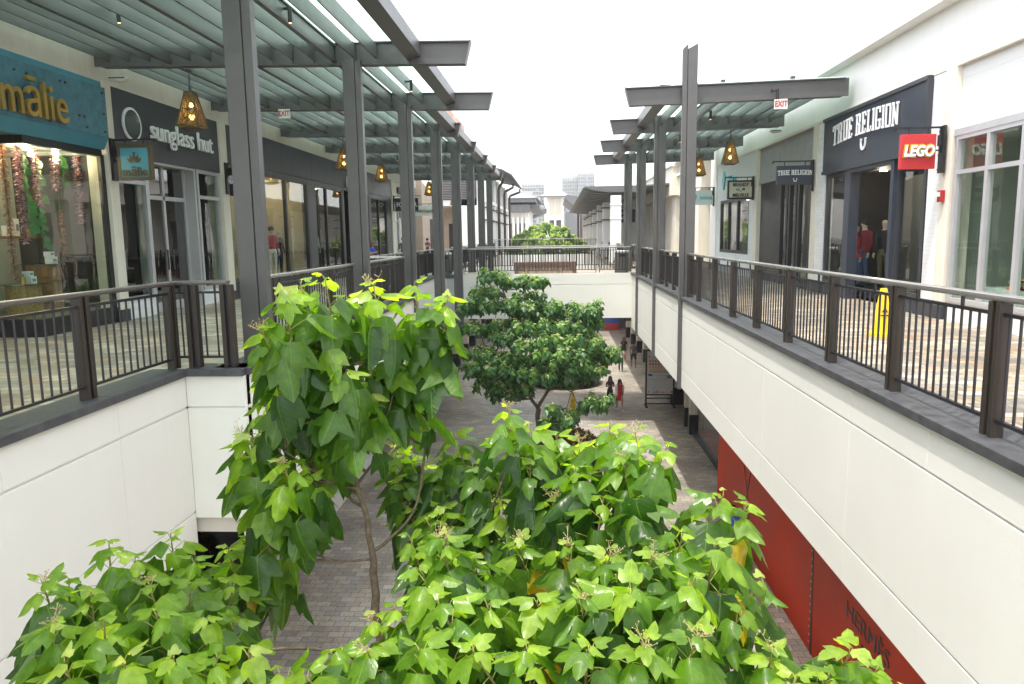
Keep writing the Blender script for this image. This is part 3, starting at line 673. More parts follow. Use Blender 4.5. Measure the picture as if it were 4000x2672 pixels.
def vine(y, zt, zb, x, label):
    g = random.Random(int(y*77)); b = MB(); b.cone((x, y, zb), (x, y, 3.45), .01, .01, 5, 0); z = zt
    while z > zb:
        a = g.uniform(-.8, .8); L_ = g.uniform(.16, .26); c = Vector((x, y+g.uniform(-.05, .05), z)); d = Vector((.35, math.sin(a), -.8)).normalized(); s_ = Vector((0, 1, 0)).cross(d).cross(d).normalized()
        s_ = d.cross(Vector((1, 0, 0))).normalized(); n = d.cross(s_)
        pts = [c]+[c+d*L_*f+s_*w_*L_+n*.02*w_ for f, w_ in ((.15, .3), (.45, .45), (.75, .32), (1, 0), (.75, -.32), (.45, -.45), (.15, -.3))]
        b.add(pts, [tuple(range(8))]); z -= .12
    return tag(b.build('hanging_vine', 'vine_green'), label, 'hanging vine', 'strings of green leaves in the blue shop window')
vine(14.12, 3.3, 1.75, -10.25, 'green leaf string beside the window corner'); vine(14.68, 3.3, 1.5, -10.4, 'green leaf string in the middle of the window behind the pink garlands'); vine(15.32, 3.4, 2.8, -10.3, 'short green leaf string near the right downlight'); vine(15.85, 3.4, 1.9, -10.3, 'dark green leaf string at the far right of the window')
def pedestal(y, zt, x, m, label, r=.3):
    t = thing('display_pedestal', (x, y, .2), label, 'pedestal', 'wooden display pedestals in the blue shop window')
    MB().cone((x, y, .2), (x, y, zt), r, r, 28).build('drum', m, t, smooth=False); MB().cone((x, y, zt), (x, y, zt+.02), r+.12, r+.12, 28).build('top', 'leg_glass', t)
pedestal(13.68, .82, -10.2, 'bamboo', 'short bamboo drum pedestal at the window corner'); pedestal(14.5, 1.17, -10.35, 'wood', 'taller brown wooden pedestal in the window')
def carton(x, y, z, w_, h, m, label, cat='box'):
    t = thing('product_box', (x, y, z), label, cat, 'small products displayed in the blue shop window')
    MB().box(x-w_/2, x+w_/2, y-w_/2, y+w_/2, z, z+h).build('carton', 'letter_white', t, bevel=.004); MB().box(x+w_/2, x+w_/2+.003, y-w_*.3, y+w_*.3, z+h*.3, z+h*.7).build('print', m, t)
carton(-10.1, 13.75, .84, .16, .13, 'box_teal', 'white box with teal print on the short pedestal'); carton(-10.12, 13.73, .972, .14, .1, 'box_teal', 'smaller white box on top of the box on the short pedestal')
carton(-10.2, 14.55, 1.19, .16, .14, 'poster_grey', 'white box with grey print on the tall pedestal'); carton(-10.22, 14.53, 1.332, .14, .1, 'poster_grey', 'upper white box on the tall pedestal')
carton(-10.75, 14.35, 1.75, .12, .34, 'poster_grey', 'tall white box on the back shelf'); carton(-10.75, 14.1, 1.75, .1, .2, 'gold', 'short white box on the back shelf')
tag(MB().box(-11.0, -10.6, 13.9, 14.9, 1.7, 1.75).build('shelf', 'wood'), 'wooden shelf at the back of the blue shop window', 'shelf')
def bottle(x, y, z, label):
    t = thing('bottle', (x, y, z), label, 'bottle', 'small amber bottles in the blue shop window')
    MB().cone((x, y, z), (x, y, z+.13), .045, .04, 10).build('body', 'gold', t); MB().cone((x, y, z+.13), (x, y, z+.18), .015, .015, 8).build('neck', 'wood', t)
bottle(-10.05, 13.5, .84, 'amber bottle on the short pedestal'); bottle(-10.7, 14.65, 1.75, 'amber bottle on the back shelf')

# blade sign of the blue shop
t = blade('a', -1, 15.5, -9.15, -8.45, 2.9, 3.6, 'teal_panel', 'bronze', 'square blue hanging sign with a gold flower and the shop name')
text('m\u0101lie', .26, (-8.8, 15.43, 3.05), 'F', 'bronze', parent=t, bold=.006, depth=.012, sx=.95)
b = MB()
for a, L_ in ((0, .22), (-.42, .19), (.42, .19), (-.85, .17), (.85, .17)):
    d = Vector((math.sin(a), 0, math.cos(a))); s_ = Vector((d.z, 0, -d.x)); c = Vector((-8.8, 15.44, 3.2))+d*.045
    b.add([c, c+d*L_*.5+s_*.035, c+d*L_, c+d*L_*.5-s_*.035], [(0, 1, 2, 3)])
b.cone((-8.8, 15.45, 3.44), (-8.8, 15.43, 3.44), .022, .022, 8)
b.build('flower_emblem', 'bronze', t)

# ---- sunglasses shop
s2 = thing('storefront', (XL, 18, DZ), 'dark fronted sunglasses shop with silver lettering and a round mirror', 'shop front')
b = MB(); slab(b, -1, 15.65, 20.69, 3.46, 4.86, .05); b.build('sign_board', 'charcoal', s2)
text('sunglass hut', .66, (XL+.12, 18.62, 4.14), 'L', 'letter_white', parent=s2, depth=.05, bold=.0, sx=.98)
MB().cone((XL+.05, 16.4, 4.17), (XL+.09, 16.4, 4.17), .36, .36, 36).build('round_mirror', 'letter_white', s2)
m_, N_, L_ = new('mirror'); p_ = principled(N_, L_, .08, 1); p_.inputs['Base Color'].default_value = (.55, .56, .57, 1)
MB().cone((XL+.09, 16.4, 4.17), (XL+.094, 16.4, 4.17), .31, .31, 36).build('mirror_face', 'mirror', s2)
for a_, c_ in ((15.66, 16.95), (19.3, 20.68)): b = MB(); slab(b, -1, a_, c_, DZ, .3, .02); b.build('low_wall', 'white_brick', s2)
window(s2, -1, 15.68, 16.92, .3, 3.46, mull=(), trans=(2.92,), gm='window_glass', fw=.09)
window(s2, -1, 19.35, 20.66, .3, 3.46, trans=(2.75,), fw=.09)
for a_, c_ in ((16.93, 17.0), (19.22, 19.3)): MB().box(XL-.3, XL+.01, a_, c_, DZ, 3.46).build('entrance_jamb', 'aluminium', s2)
MB().box(XL-.3, XL, 17.0, 19.22, 3.4, 3.46).build('entrance_head', 'aluminium', s2)
d = MB().box(XL-.32, XL-.24, 17.0, 17.1, DZ, 3.4).box(XL-.32, XL-.24, 18.06, 18.16, DZ, 3.4).box(XL-.32, XL-.24, 19.12, 19.22, DZ, 3.4).box(XL-.32, XL-.24, 17.1, 19.12, 2.6, 2.7).box(XL-.32, XL-.24, 17.1, 18.06, DZ, .12).box(XL-.32, XL-.24, 18.16, 19.12, DZ, .12).build('door', 'aluminium', s2)
MB().box(XL-.29, XL-.275, 17.1, 19.12, .12, 3.4).build('pane', 'dark_glass', d)
MB().bar((XL-.18, 17.98, .9), (XL-.18, 17.98, 1.4), .03, .03).bar((XL-.18, 18.24, .9), (XL-.18, 18.24, 1.4), .03, .03).build('handle', 'steel_dark', d)
room(s2, -1, 15.68, 20.6, DZ, 3.45, 4.2, 'interior_dark', start=.34, lights=0)
MB().box(XL-2.0, XL-1.5, 17.9, 18.7, .9, .95).box(XL-2.0, XL-1.5, 17.9, 18.7, .5, .55).build('display_shelf', 'exit_white', s2)
for y, z, l in [(18.1, .95, 'left'), (18.5, .95, 'right')]:
    t = thing('product_box', (XL-1.7, y, z), 'white carton standing %s on the shelf inside the sunglasses shop' % l, 'box', 'white cartons in the sunglasses shop'); MB().box(XL-1.8, XL-1.6, y-.11, y+.11, z, z+.42).build('carton', 'letter_white', t)
t = blade('b', -1, 20.95, -9.2, -8.35, 2.85, 3.62, 'black', None, 'black hanging sign with a round mirror disc half hidden behind the nearest left post')
MB().cone((-9.1, 20.9, 3.3), (-9.1, 20.88, 3.3), .13, .13, 28).build('round_emblem', 'mirror', t)

# ---- large fashion shop on the left
s3 = thing('storefront', (XL, 32, DZ), 'wide black and charcoal clothes shop with mannequins in tall windows', 'shop front')
b = MB()
ys = [21.12, 23.0, 25.5, 28.6, 31.6, 34.5, 37.6, 40.0, 42.6]
for i in range(len(ys)-1): slab(b, -1, ys[i]+.006, ys[i+1]-.006, 3.86, 4.87, .06)
b.build('sign_board', 'charcoal', s3); b = MB(); slab(b, -1, 21.12, 42.6, 3.74, 3.855, .03); b.build('window_head', 'steel_dark', s3)
window(s3, -1, 21.2, 28.1, .3, 3.74, 'black', mull=(23.4, 25.85), fw=.1)
window(s3, -1, 29.0, 32.75, .3, 3.74, 'black', mull=(30.5,), fw=.1)
window(s3, -1, 37.8, 41.4, .3, 3.74, 'black', mull=(39.6,), fw=.12)
for a_, c_ in ((28.1, 29.0), (41.4, 42.6), (32.75, 33.0), (37.4, 37.8)): b = MB(); slab(b, -1, a_, c_, DZ, 3.74, .04); b.build('pier', 'steel_dark', s3)
for a_, c_ in ((21.12, 28.1), (29.0, 32.75), (37.8, 41.4)): b = MB(); slab(b, -1, a_, c_, DZ, .3, .05); b.build('plinth', 'black', s3)
room(s3, -1, 21.2, 28.4, .25, 3.74, 1.9, 'interior_warm', lights=3)
room(s3, -1, 28.6, 32.9, .25, 3.74, 1.6, 'interior_grey', lights=2)
room(s3, -1, 33.0, 37.4, DZ, 3.8, 6, 'interior_dark', 'black')
room(s3, -1, 37.6, 41.8, .25, 3.74, 1.8, 'interior_grey', lights=1)
ft = thing('shop_sign', (XL+.2, 34, 3.9), 'small pale letter f box on the charcoal band left of the second post', 'sign')
MB().box(XL+.06, XL+.2, 33.4, 34.6, 3.86, 4.36).build('board', 'sign_pale', ft); text('f', .55, (XL+.205, 34.0, 4.1), 'L', 'letter_white', parent=ft, bold=.02)
t = blade('c', -1, 42.9, -9.2, -7.85, 3.1, 3.85, 'black', None, 'black hanging sign with white capitals behind the third left post')
text('FOREVER', .36, (-8.52, 42.83, 3.47), 'F', 'letter_white', parent=t, bold=.006, sx=.8)

# ---- swimwear shop
s4 = thing('storefront', (XL, 45, DZ), 'cream swimwear shop with dark letters behind the third left post', 'shop front')
b = MB(); slab(b, -1, 43.2, 47.6, 3.2, 4.87, .0); b.build('sign_board', 'cream', s4)
text('swim', .75, (XL+.08, 45.1, 4.45), 'L', 'letter_dark', parent=s4, bold=.02, depth=.08); MB().cone((XL+.04, 46.6, 4.3), (XL+.1, 46.6, 4.3), .2, .2, 20).build('round_emblem', 'orange', s4)
window(s4, -1, 43.3, 47.5, .1, 3.2, 'aluminium', mull=(44.6, 46.1), trans=(2.6,)); room(s4, -1, 43.3, 47.5, 0, 3.2, 2, 'interior_green')
t = blade('d', -1, 46.0, -8.72, -7.5, 2.92, 3.52, 'sign_pale', None, 'pale hanging sign with an orange dot beside the third left post')
text('swim', .3, (-8.36, 45.94, 3.22), 'F', 'letter_dark', parent=t, bold=.004, sx=.9); text('spot', .3, (-7.76, 45.94, 3.22), 'F', 'letter_dark', parent=t, sx=.9)
MB().cone((-8.03, 45.94, 3.21), (-8.03, 45.92, 3.21), .09, .09, 24).build('round_emblem', 'orange', t)

# ---- stone clad piece and louvred building at the end of the left walkway
st = thing('stone_building', (-9, 55, DZ), 'tan stone clad corner behind the pale hanging sign', 'building')
MB().prism([(50.5, DZ), (59, DZ), (59, 4.0), (50.5, 5.4)], 'x', -12, -9.0).build('wall', 'stone_cladding', st); MB().box(-9.02, -8.98, 53.5, 56.5, DZ, 2.9).build('opening', 'interior_dark', st)
lv = thing('louvre_building', (-5.8, 75, DZ), 'white building with dark shutters, pilasters and brown ledges beyond the left canopy', 'building')
MB().box(-14, -6.3, 60.3, 60.6, 4.5, 7.2).box(-14, -6.3, 60.3, 62.3, 4.1, 4.5).build('gable_wall', 'white_wall', lv)
b = MB()
for i in range(17): b.bar((-9.6, 60.2, 4.65+i*.13), (-6.35, 60.2, 4.65+i*.13), .1, .05)
b.build('louvre', 'shutter', lv); MB().box(-9.6, -6.35, 60.24, 60.29, 4.55, 6.9).build('louvre_backing', 'black', lv)
MB().box(-14, -6.3, 62.4, 62.6, DZ, 4.1).box(-14, -13.9, 60.3, 62.4, DZ, 4.1).build('recess_wall', 'tan', lv)
MB().box(-8.9, -7.9, 62.34, 62.38, DZ, 2.7).box(-7.3, -6.6, 62.34, 62.38, DZ, 2.6).build('door', 'interior_dark', lv)
fac = MB(); fac.box(-8, -5.8, 60.3, 92, DZ, 7.0); fac.build('wall', 'white_wall', lv)
for i in range(7):
    pl = MB(); sh = MB(); wi = MB()
    y = 61+i*4.4
    pl.box(-5.8, -5.55, y-.5, y+.5, DZ, 6.9); pl.box(-5.8, -5.45, y-.6, y+.6, DZ, .8)
    for zz in (2.9, 3.9): MB().box(-5.8, -5.35, y-.65, y+.65, zz, zz+.08).build('ledge', 'downspout', lv)
    sh.box(-5.79, -5.72, y+1.0, y+3.4, 4.7, 6.7)
    wi.box(-5.79, -5.7, y+.8, y+1.9, 1.1, 2.6)
    for k in range(14): sh.box(-5.72, -5.66, y+1.05, y+3.35, 4.75+k*.14, 4.81+k*.14)
    pl.build('pilaster', 'white_wall', lv); sh.build('shutter', 'steel_dark', lv); wi.build('window', 'tower_glass', lv)
MB().box(-5.8, -5.5, 60.3, 92, 4.35, 4.62).build('cornice', 'white_wall', lv)
b = MB(); n = 22
for i in range(n):
    y0 = 65+i*1.0; b.prism([(-6.0, 7.55), (-4.6, 7.3), (-3.75, 6.85), (-3.75, 6.93), (-4.6, 7.4), (-6.0, 7.65)] if i % 2 else [(-6.0, 7.5), (-4.6, 7.25), (-3.8, 6.8), (-3.8, 6.88), (-4.6, 7.35), (-6.0, 7.6)], 'y', y0, y0+.995)
b.build('roof', 'awning_grey', lv)
for y, ex in ((70.5, -4.9), (78.5, -4.4), (87, -4.1)):
    MB().tube([(ex, y, 6.95), (ex, y, 6.6), (-5.2, y, 6.2), (-5.3, y, 5.9), (-5.3, y, 3), (-5.3, y, DZ)], .13, 8).build('downspout', 'downspout', lv, smooth=True)
# hipped pavilion beyond
hp = thing('pavilion', (-6, 115, DZ), 'far left pavilion with broad stepped eaves and curved grey awning', 'building')
MB().box(-14, -3.9, 108, 130, DZ, 6.0).build('wall', 'white_wall', hp)
MB().add([(-16, 106, 6.9), (-2.6, 106, 6.9), (-2.0, 132, 6.9), (-16, 132, 6.9), (-12, 112, 8.9), (-7.5, 112, 8.7), (-7.5, 126, 8.7), (-12, 126, 8.9)], [(0,1,5,4),(1,2,6,5),(2,3,7,6),(3,0,4,7),(4,5,6,7),(0,3,2,1)]).build('roof', 'roof_pale', hp)
MB().box(-14, -2.8, 106.2, 130, 6.3, 6.89).box(-14, -2.3, 107.5, 130, 5.5, 6.0, 1).build('eaves', ['awning_grey', 'awning_grey'], hp)
b = MB()
for i in range(12): b.prism([(-7.5+i*.33, 4.9), (-7.5+i*.33+.3, 4.9), (-7.5+i*.33+.3, 6.0), (-7.5+i*.33, 6.0)], 'y', 106.5, 107.5)
b.build('awning', 'awning_grey', hp)
for i in range(6): MB().box(-7.4+i*.62, -7.1+i*.62, 107.4, 107.9, DZ, 4.2).build('column', 'white_wall', hp)
for i in range(5): MB().box(-7.05+i*.62, -6.84+i*.62, 107.9, 107.98, 1.2, 3.4).build('window', 'tower_glass', hp)

# ================================================================ right shops
rb = thing('shopping_building', (XR+2, 20, DZ), 'bright white upper walls of the right shops rising out of the top right corner', 'building')
b = MB(); slab(b, 1, -4, 36, 4.62, 5.95, .0, .4); slab(b, 1, -4, 15.44, 3.4, 4.60, -.06, .3, 1); b.build('wall', ['white_wall', 'siding'], rb)
b = MB(); b.box(7.08, 12, -4, 48, 5.74, 7.0); b.build('parapet', 'white_wall', rb); b = MB(); slab(b, 1, -4, 36, 4.56, 4.64, .05, .1); b.build('string_course', 'cream', rb)
MB().box(15.3, 15.4, -4, 50, -.1, 6).build('rear_wall', 'interior_dark', rb)
for y in (6, 8.4, 10.8, 13.2, 15.6, 18, 20.4, 22.8, 25.2, 27.6, 30, 32.4): MB().box(7.074, 7.08, y, y+.012, 5.76, 7.0).build('panel_joint', 'cream', rb)
pilaster(1, 14.59, 14.96, 'cream pilaster carrying the red strobe box', z1=4.6, proud=.06); pilaster(1, 21.8, 22.2, 'cream pilaster left of the white brick strip', z1=4.6, proud=.06); pilaster(1, 28.02, 28.5, 'cream pilaster between the grey shop and the pale blue shop', z1=4.6, proud=.06)
pilaster(1, 34.9, 36.1, 'tall white pilaster left of the pale blue shop', z1=5.9, proud=.1, m='white_wall')
br = thing('brick_strip', (XR, 15.2, DZ), 'white painted brick strip right of the navy shop sign', 'brick wall'); b = MB(); slab(b, 1, 14.97, 15.46, .2, 4.55, .04); b.build('wall', 'white_brick', br); b = MB(); slab(b, 1, 14.97, 15.46, DZ, .2, .07); b.build('plinth', 'charcoal', br)
br = thing('brick_strip', (XR, 21.4, DZ), 'white painted brick strip left of the navy shop sign', 'brick wall'); b = MB(); slab(b, 1, 21.18, 21.79, .2, 4.55, .04); b.build('wall', 'white_brick', br); b = MB(); slab(b, 1, 21.18, 21.79, DZ, .2, .07); b.build('plinth', 'charcoal', br)

# ---- toy shop window
r1 = thing('storefront', (XR, 11, DZ), 'toy shop window with pale aluminium grid at the right edge', 'shop front')
window(r1, 1, 9.0, 14.5, .26, 3.3, 'aluminium', mull=(13.47, 12.5, 11.4, 10.2), trans=(2.64,), fw=.075)
b = MB(); slab(b, 1, 4, 14.5, DZ, .26, .0); slab(b, 1, 4, 9.0, .26, 3.3, .0); b.build('low_wall', 'white_wall', r1); b = MB(); slab(b, 1, 4, 14.56, 3.3, 3.42, .04, .3); b.build('header', 'aluminium', r1)
room(r1, 1, 9.0, 14.9, .1, 3.3, 1.4, 'interior_green', 'exit_white')
MB().box(XR+.3, XR+.9, 11.0, 14.1, .1, .55).build('display_ledge', 'sign_pale', r1)
MB().box(XR+.95, XR+.98, 12.0, 13.4, .75, 1.6).build('blue_poster', 'blue_art', r1)
g = random.Random(3)
for i, (y, l) in enumerate([(12.2, 'rightmost'), (12.7, 'middle'), (13.2, 'leftmost')]):
    b = MB()
    for k in range(12): x = XR+.5+g.uniform(-.1, .1); yy = y+g.uniform(-.16, .16); z = .55+g.uniform(0, .12); b.box(x-.05, x+.05, yy-.05, yy+.05, z, z+.06, k % 4)
    tag(b.build('toy_model', ['poster_grey', 'orange', 'black', 'yellow']), 'small grey and orange toy model, %s on the window ledge' % l, 'toy', 'toy models on the window ledge')
t = blade('l', 1, 14.8, 6.5, 7.14, 2.74, 3.38, 'sign_red', None, 'square red hanging sign with white rounded capitals outlined in yellow')
q = text('LEGO', .27, (6.81, 14.722, 3.06), 'F', 'lego_yellow', 'lettering_outline', t, depth=.008, bold=.03, sx=.8, shear=.18)
q = text('LEGO', .27, (6.81, 14.714, 3.06), 'F', 'black', 'lettering_outline', t, depth=.008, bold=.019, sx=.8, shear=.18)
q = text('LEGO', .27, (6.81, 14.706, 3.06), 'F', 'letter_white', 'lettering', t, depth=.008, bold=.012, sx=.8, shear=.18)
t = thing('fire_strobe', (XR-.06, 14.78, 2.2), 'red fire alarm strobe box on the cream pilaster', 'fire alarm'); MB().box(XR-.14, XR-.06, 14.71, 14.85, 2.12, 2.34).build('housing', 'strobe_red', t, bevel=.005); MB().box(XR-.19, XR-.14, 14.74, 14.82, 2.22, 2.30).build('lens', 'exit_white', t)

# ---- slab-serif letter shapes for the navy shop
def slab_text(word, size, org, face, m, parent, depth=.03, arch=0, sx=1):
    h = 1.0; s = .2; G = {
     'T': (.76, [(0,.88,.76,1),(.3,.05,.46,.9),(.2,0,.56,.09),(0,.74,.09,.9),(.67,.74,.76,.9)]),
     'R': (.8, [(.08,.05,.24,.95),(0,0,.32,.09),(0,.9,.5,1),(.3,.9,.6,1),(.52,.58,.68,.94),(.24,.47,.6,.57),(.5,.05,.66,.5),(.48,0,.78,.09)]),
     'U': (.76, [(.07,.1,.23,.95),(.53,.1,.69,.95),(0,.91,.3,1),(.46,.91,.76,1),(.14,0,.62,.12)]),
     'E': (.66, [(.08,.05,.24,.95),(0,0,.62,.1),(0,.9,.62,1),(.24,.45,.46,.55),(.54,0,.62,.22),(.54,.78,.62,1),(.42,.38,.48,.62)]),
     'L': (.62, [(.08,.05,.24,.95),(0,0,.58,.1),(0,.91,.32,1),(.5,0,.58,.26)]),
     'I': (.34, [(.08,.05,.24,.95),(0,0,.32,.09),(0,.91,.32,1)]),
     'G': (.76, [(.02,.1,.18,.9),(.1,.9,.62,1),(.1,0,.62,.1),(.54,.05,.7,.42),(.4,.36,.76,.45),(.56,.72,.66,.96)]),
     'O': (.74, [(.02,.1,.18,.9),(.54,.1,.7,.9),(.1,.9,.62,1),(.1,0,.62,.1)]),
     'N': (.8, [(.08,.05,.2,.95),(.58,.05,.7,.95),(0,0,.28,.09),(0,.91,.24,1),(.5,.91,.8,1)]), ' ': (.3, [])}
    W = sum(G[c][0]+.09 for c in word); b = MB(); x = -W/2; ax = {'R': (Vector((0,-1,0)), Vector((-1,0,0))), 'F': (Vector((1,0,0)), Vector((0,-1,0)))}[face]; up = Vector((0,0,1)); o = Vector(org)
    for c in word:
        for k, (a, z0, c1, z1) in enumerate(G[c][1]):
            e = .0015*k
            def pt(u, v, d): uu = (x+u)/(W/2); return o+ax[0]*(x+u)*size*sx+up*((v-.5)*size-arch*uu*uu*size)*1.0+ax[1]*(d+(e if d else 0))
            vs = [pt(a,z0,0),pt(c1,z0,0),pt(c1,z1,0),pt(a,z1,0),pt(a,z0,depth),pt(c1,z0,depth),pt(c1,z1,depth),pt(a,z1,depth)]
            b.add(vs, [(0,3,2,1),(4,5,6,7),(0,1,5,4),(1,2,6,5),(2,3,7,6),(3,0,4,7)])
        if c == 'N':
            p0, p1 = ((.16, .92), (.62, .08)) if c == 'N' else ((.42, .5), (.62, .1))
            def pt2(u, v, d): uu = (x+u)/(W/2); return o+ax[0]*(x+u)*size*sx+up*((v-.5)*size-arch*uu*uu*size)+ax[1]*(d+.008)
            w_ = .07; vs = [pt2(p0[0]-w_,p0[1],0),pt2(p0[0]+w_,p0[1],0),pt2(p1[0]+w_,p1[1],0),pt2(p1[0]-w_,p1[1],0),pt2(p0[0]-w_,p0[1],depth),pt2(p0[0]+w_,p0[1],depth),pt2(p1[0]+w_,p1[1],depth),pt2(p1[0]-w_,p1[1],depth)]
            b.add(vs, [(0,3,2,1),(4,5,6,7),(0,1,5,4),(1,2,6,5),(2,3,7,6),(3,0,4,7)])
        x += G[c][0]+.09
    b.build('lettering', m, parent)
def horseshoe(c, r, face, m, parent, d=.03):
    b = MB(); ax = {'R': Vector((0,-1,0)), 'F': Vector((1,0,0))}[face]; n = {'R': Vector((-1,0,0)), 'F': Vector((0,-1,0))}[face]; pts = []
    for i in range(15):
        a = math.radians(-250+i*(320/14.)); 
        pts.append(Vector(c)+ax*math.cos(R(-215+i*(250/14.)))*r+Vector((0,0,1))*math.sin(R(-215+i*(250/14.)))*r*1.15+n*.02)
    for i in range(14): b.bar(pts[i], pts[i+1], r*(.42 if 3 < i < 10 else .3), d, 0, up=tuple(n))
    for q in (0, 14): e = pts[q]; s_ = -1 if (e-Vector(c)).dot(ax) < 0 else 1; b.bar(e-ax*s_*r*.1, e+ax*s_*r*.45, r*.25, d, 0, up=tuple(n))
    b.build('horseshoe_emblem', m, parent)
r2 = thing('storefront', (XR, 18.3, DZ), 'navy fronted jeans shop with arched white capitals and a horseshoe', 'shop front')
b = MB(); slab(b, 1, 15.47, 21.17, 3.2, 4.5, .12); b.build('sign_board', 'navy', r2)
b = MB(); slab(b, 1, 15.46, 21.18, 4.5, 4.58, .16); slab(b, 1, 15.46, 21.18, 3.12, 3.2, .15); slab(b, 1, 15.44, 15.53, 3.2, 4.5, .15); b.build('sign_frame', 'charcoal', r2)
slab_text('TRUE RELIGION', .5, (XR-.15, 18.5, 4.12), 'R', 'letter_white', r2, .018, arch=.16, sx=.80)
horseshoe((XR-.13, 18.45, 3.66), .13, 'R', 'letter_white', r2)
window(r2, 1, 19.6, 21.1, .2, 3.12, 'charcoal', fw=.1); window(r2, 1, 15.55, 16.85, .2, 3.12, 'charcoal', fw=.1, gm='window_glass')
b = MB(); slab(b, 1, 19.25, 19.6, DZ, 3.12, .1, .14); slab(b, 1, 16.85, 17.0, DZ, 3.12, .1, .14); slab(b, 1, 17.0, 19.25, 3.02, 3.12, .1, .14); slab(b, 1, 15.5, 16.85, DZ, .2, .05); slab(b, 1, 19.6, 21.15, DZ, .2, .05); b.build('door_surround', 'navy', r2)
room(r2, 1, 15.5, 21.15, DZ, 3.12, 4.6, 'interior_dark', 'floor_in', lights=2, start=.2)
MB().box(XR+1.9, XR+1.95, 18.6, 21.1, DZ, 3.0).build('display_panel', 'interior_grey', r2)
MB().box(XR+.55, XR+1.9, 18.9, 21.1, DZ, .1).build('display_floor', 'charcoal', r2)
MB().cone((XR+1.0, 18.3, 3.09), (XR+1.0, 18.3, 3.12), .1, .1, 14).build('downlight', 'downlight', r2)
t = blade('t', 1, 22.0, 6.28, 7.3, 2.93, 3.46, 'navy', None, 'navy hanging sign with white slab capitals and horseshoe')
slab_text('TRUE RELIGION', .135, (6.79, 21.945, 3.27), 'F', 'letter_white', t, .01, arch=.12, sx=.76); horseshoe((6.79, 21.945, 3.07), .045, 'F', 'letter_white', t, .01)

# ---- grey shop with black door leaf
r3 = thing('storefront', (XR, 25, DZ), 'grey plaster shop with one tall black door leaf and narrow glass doors', 'shop front')
b = MB(); slab(b, 1, 22.2, 28.02, 3.45, 4.56, -.02); b.build('sign_board', 'grey_plaster', r3)
b = MB(); slab(b, 1, 22.2, 28.02, 3.32, 3.45, .0, .5); b.build('door_header', 'grey_plaster', r3)
b = MB(); slab(b, 1, 25.4, 27.95, DZ, 3.32, -.06, .14); b.build('door_leaf', 'black', r3)
for i, (a, c) in enumerate([(24.5, 25.35), (23.6, 24.4), (22.3, 23.5)]):
    window(r3, 1, a, c, DZ+.05, 3.32, 'black', fw=.16, gm='window_glass')
room(r3, 1, 22.3, 25.4, DZ, 3.3, 3.2, 'interior_grey', lights=1)
t = blade('b', 1, 28.4, 6.36, 7.28, 2.84, 3.5, 'sign_beige', 'black', 'beige hanging sign with black capitals and two small crossed flags')
text('BRANDY', .165, (6.82, 28.33, 3.35), 'F', 'letter_dark', parent=t, depth=.01, bold=.006, sx=.9); text('MELVILLE', .165, (6.82, 28.33, 2.97), 'F', 'letter_dark', parent=t, depth=.01, bold=.006, sx=.86)
MB().bar((6.8, 28.34, 3.08), (6.92, 28.34, 3.22), .008, .008).bar((6.84, 28.34, 3.08), (6.72, 28.34, 3.22), .008, .008).box(6.88, 6.98, 28.335, 28.35, 3.15, 3.22).box(6.66, 6.78, 28.335, 28.35, 3.14, 3.21, 1).build('flags_emblem', ['letter_dark', 'poster_grey'], t)

# ---- pale blue shop
r4 = thing('storefront', (XR, 31.5, DZ), 'pale blue sportswear shop with teal letters and a black framed window', 'shop front')
b = MB(); slab(b, 1, 28.5, 34.9, 3.0, 4.58, .04); slab(b, 1, 28.5, 34.9, DZ, .76, .04); slab(b, 1, 28.5, 29.2, .76, 3.0, .04); slab(b, 1, 34.2, 34.9, .76, 3.0, .04); b.build('wall', 'pale_blue_wall', r4)
text('ivivva', .62, (XR-.1, 31.9, 3.75), 'R', 'teal_letter', parent=r4, depth=.1, bold=.012); MB().prism([(33.75, 3.9), (33.5, 4.25), (33.2, 3.95), (33.5, 3.45)], 'x', XR-.1, XR-.04).build('diamond_emblem', 'teal_letter', r4)
window(r4, 1, 29.2, 34.2, .76, 3.0, 'black', mull=(31.1, 32.7), fw=.13); room(r4, 1, 29.2, 34.2, .6, 3.0, 1.6, 'interior_grey', lights=2)
t = blade('i', 1, 35.3, 6.22, 7.3, 2.9, 3.55, 'sign_pale', None, 'pale translucent hanging sign with a teal diamond')
text('ivivva', .26, (6.92, 35.24, 3.22), 'F', 'teal_letter', parent=t, depth=.01, bold=.006); MB().prism([(6.32, 3.3), (6.42, 3.42), (6.52, 3.3), (6.42, 3.02)], 'y', 35.235, 35.25).build('diamond_emblem', 'teal_letter', t)

# ---- cream building behind the right posts
cb = thing('cream_building', (8, 42, DZ), 'cream stucco building with projecting band seen between the right posts', 'building')
b = MB(); b.box(7.9, 12, 36.1, 39, DZ, 6.4).box(7.4, 12, 39, 46.3, 3.85, 6.0).box(8.6, 12, 39, 46.3, DZ, 3.84).box(7.3, 12, 46.4, 50.5, DZ, 5.2).box(7.0, 12, 46, 64, 3.9, 5.6).box(7.9, 12, 50.6, 64, DZ, 3.9).box(7.35, 12, 39.2, 40.2, DZ, 3.84)
b.build('wall', 'cream', cb); MB().box(6.85, 12, 45.9, 64, 5.6, 5.75).box(7.25, 7.5, 39, 46.3, 5.0, 5.14).build('cornice', 'white_wall', cb)
MB().box(7.88, 7.895, 37, 38.4, .3, 3.2).build('window', 'tower_glass', cb)
for q in ((8.58, 8.595, 41, 42.2, 0, 3.3), (8.58, 8.595, 43.6, 45.2, 0, 3.3), (7.88, 7.895, 52, 55, 0, 3.0), (7.88, 7.895, 57, 61, 0, 3.0)): MB().box(*q).build('window', 'tower_glass', cb)

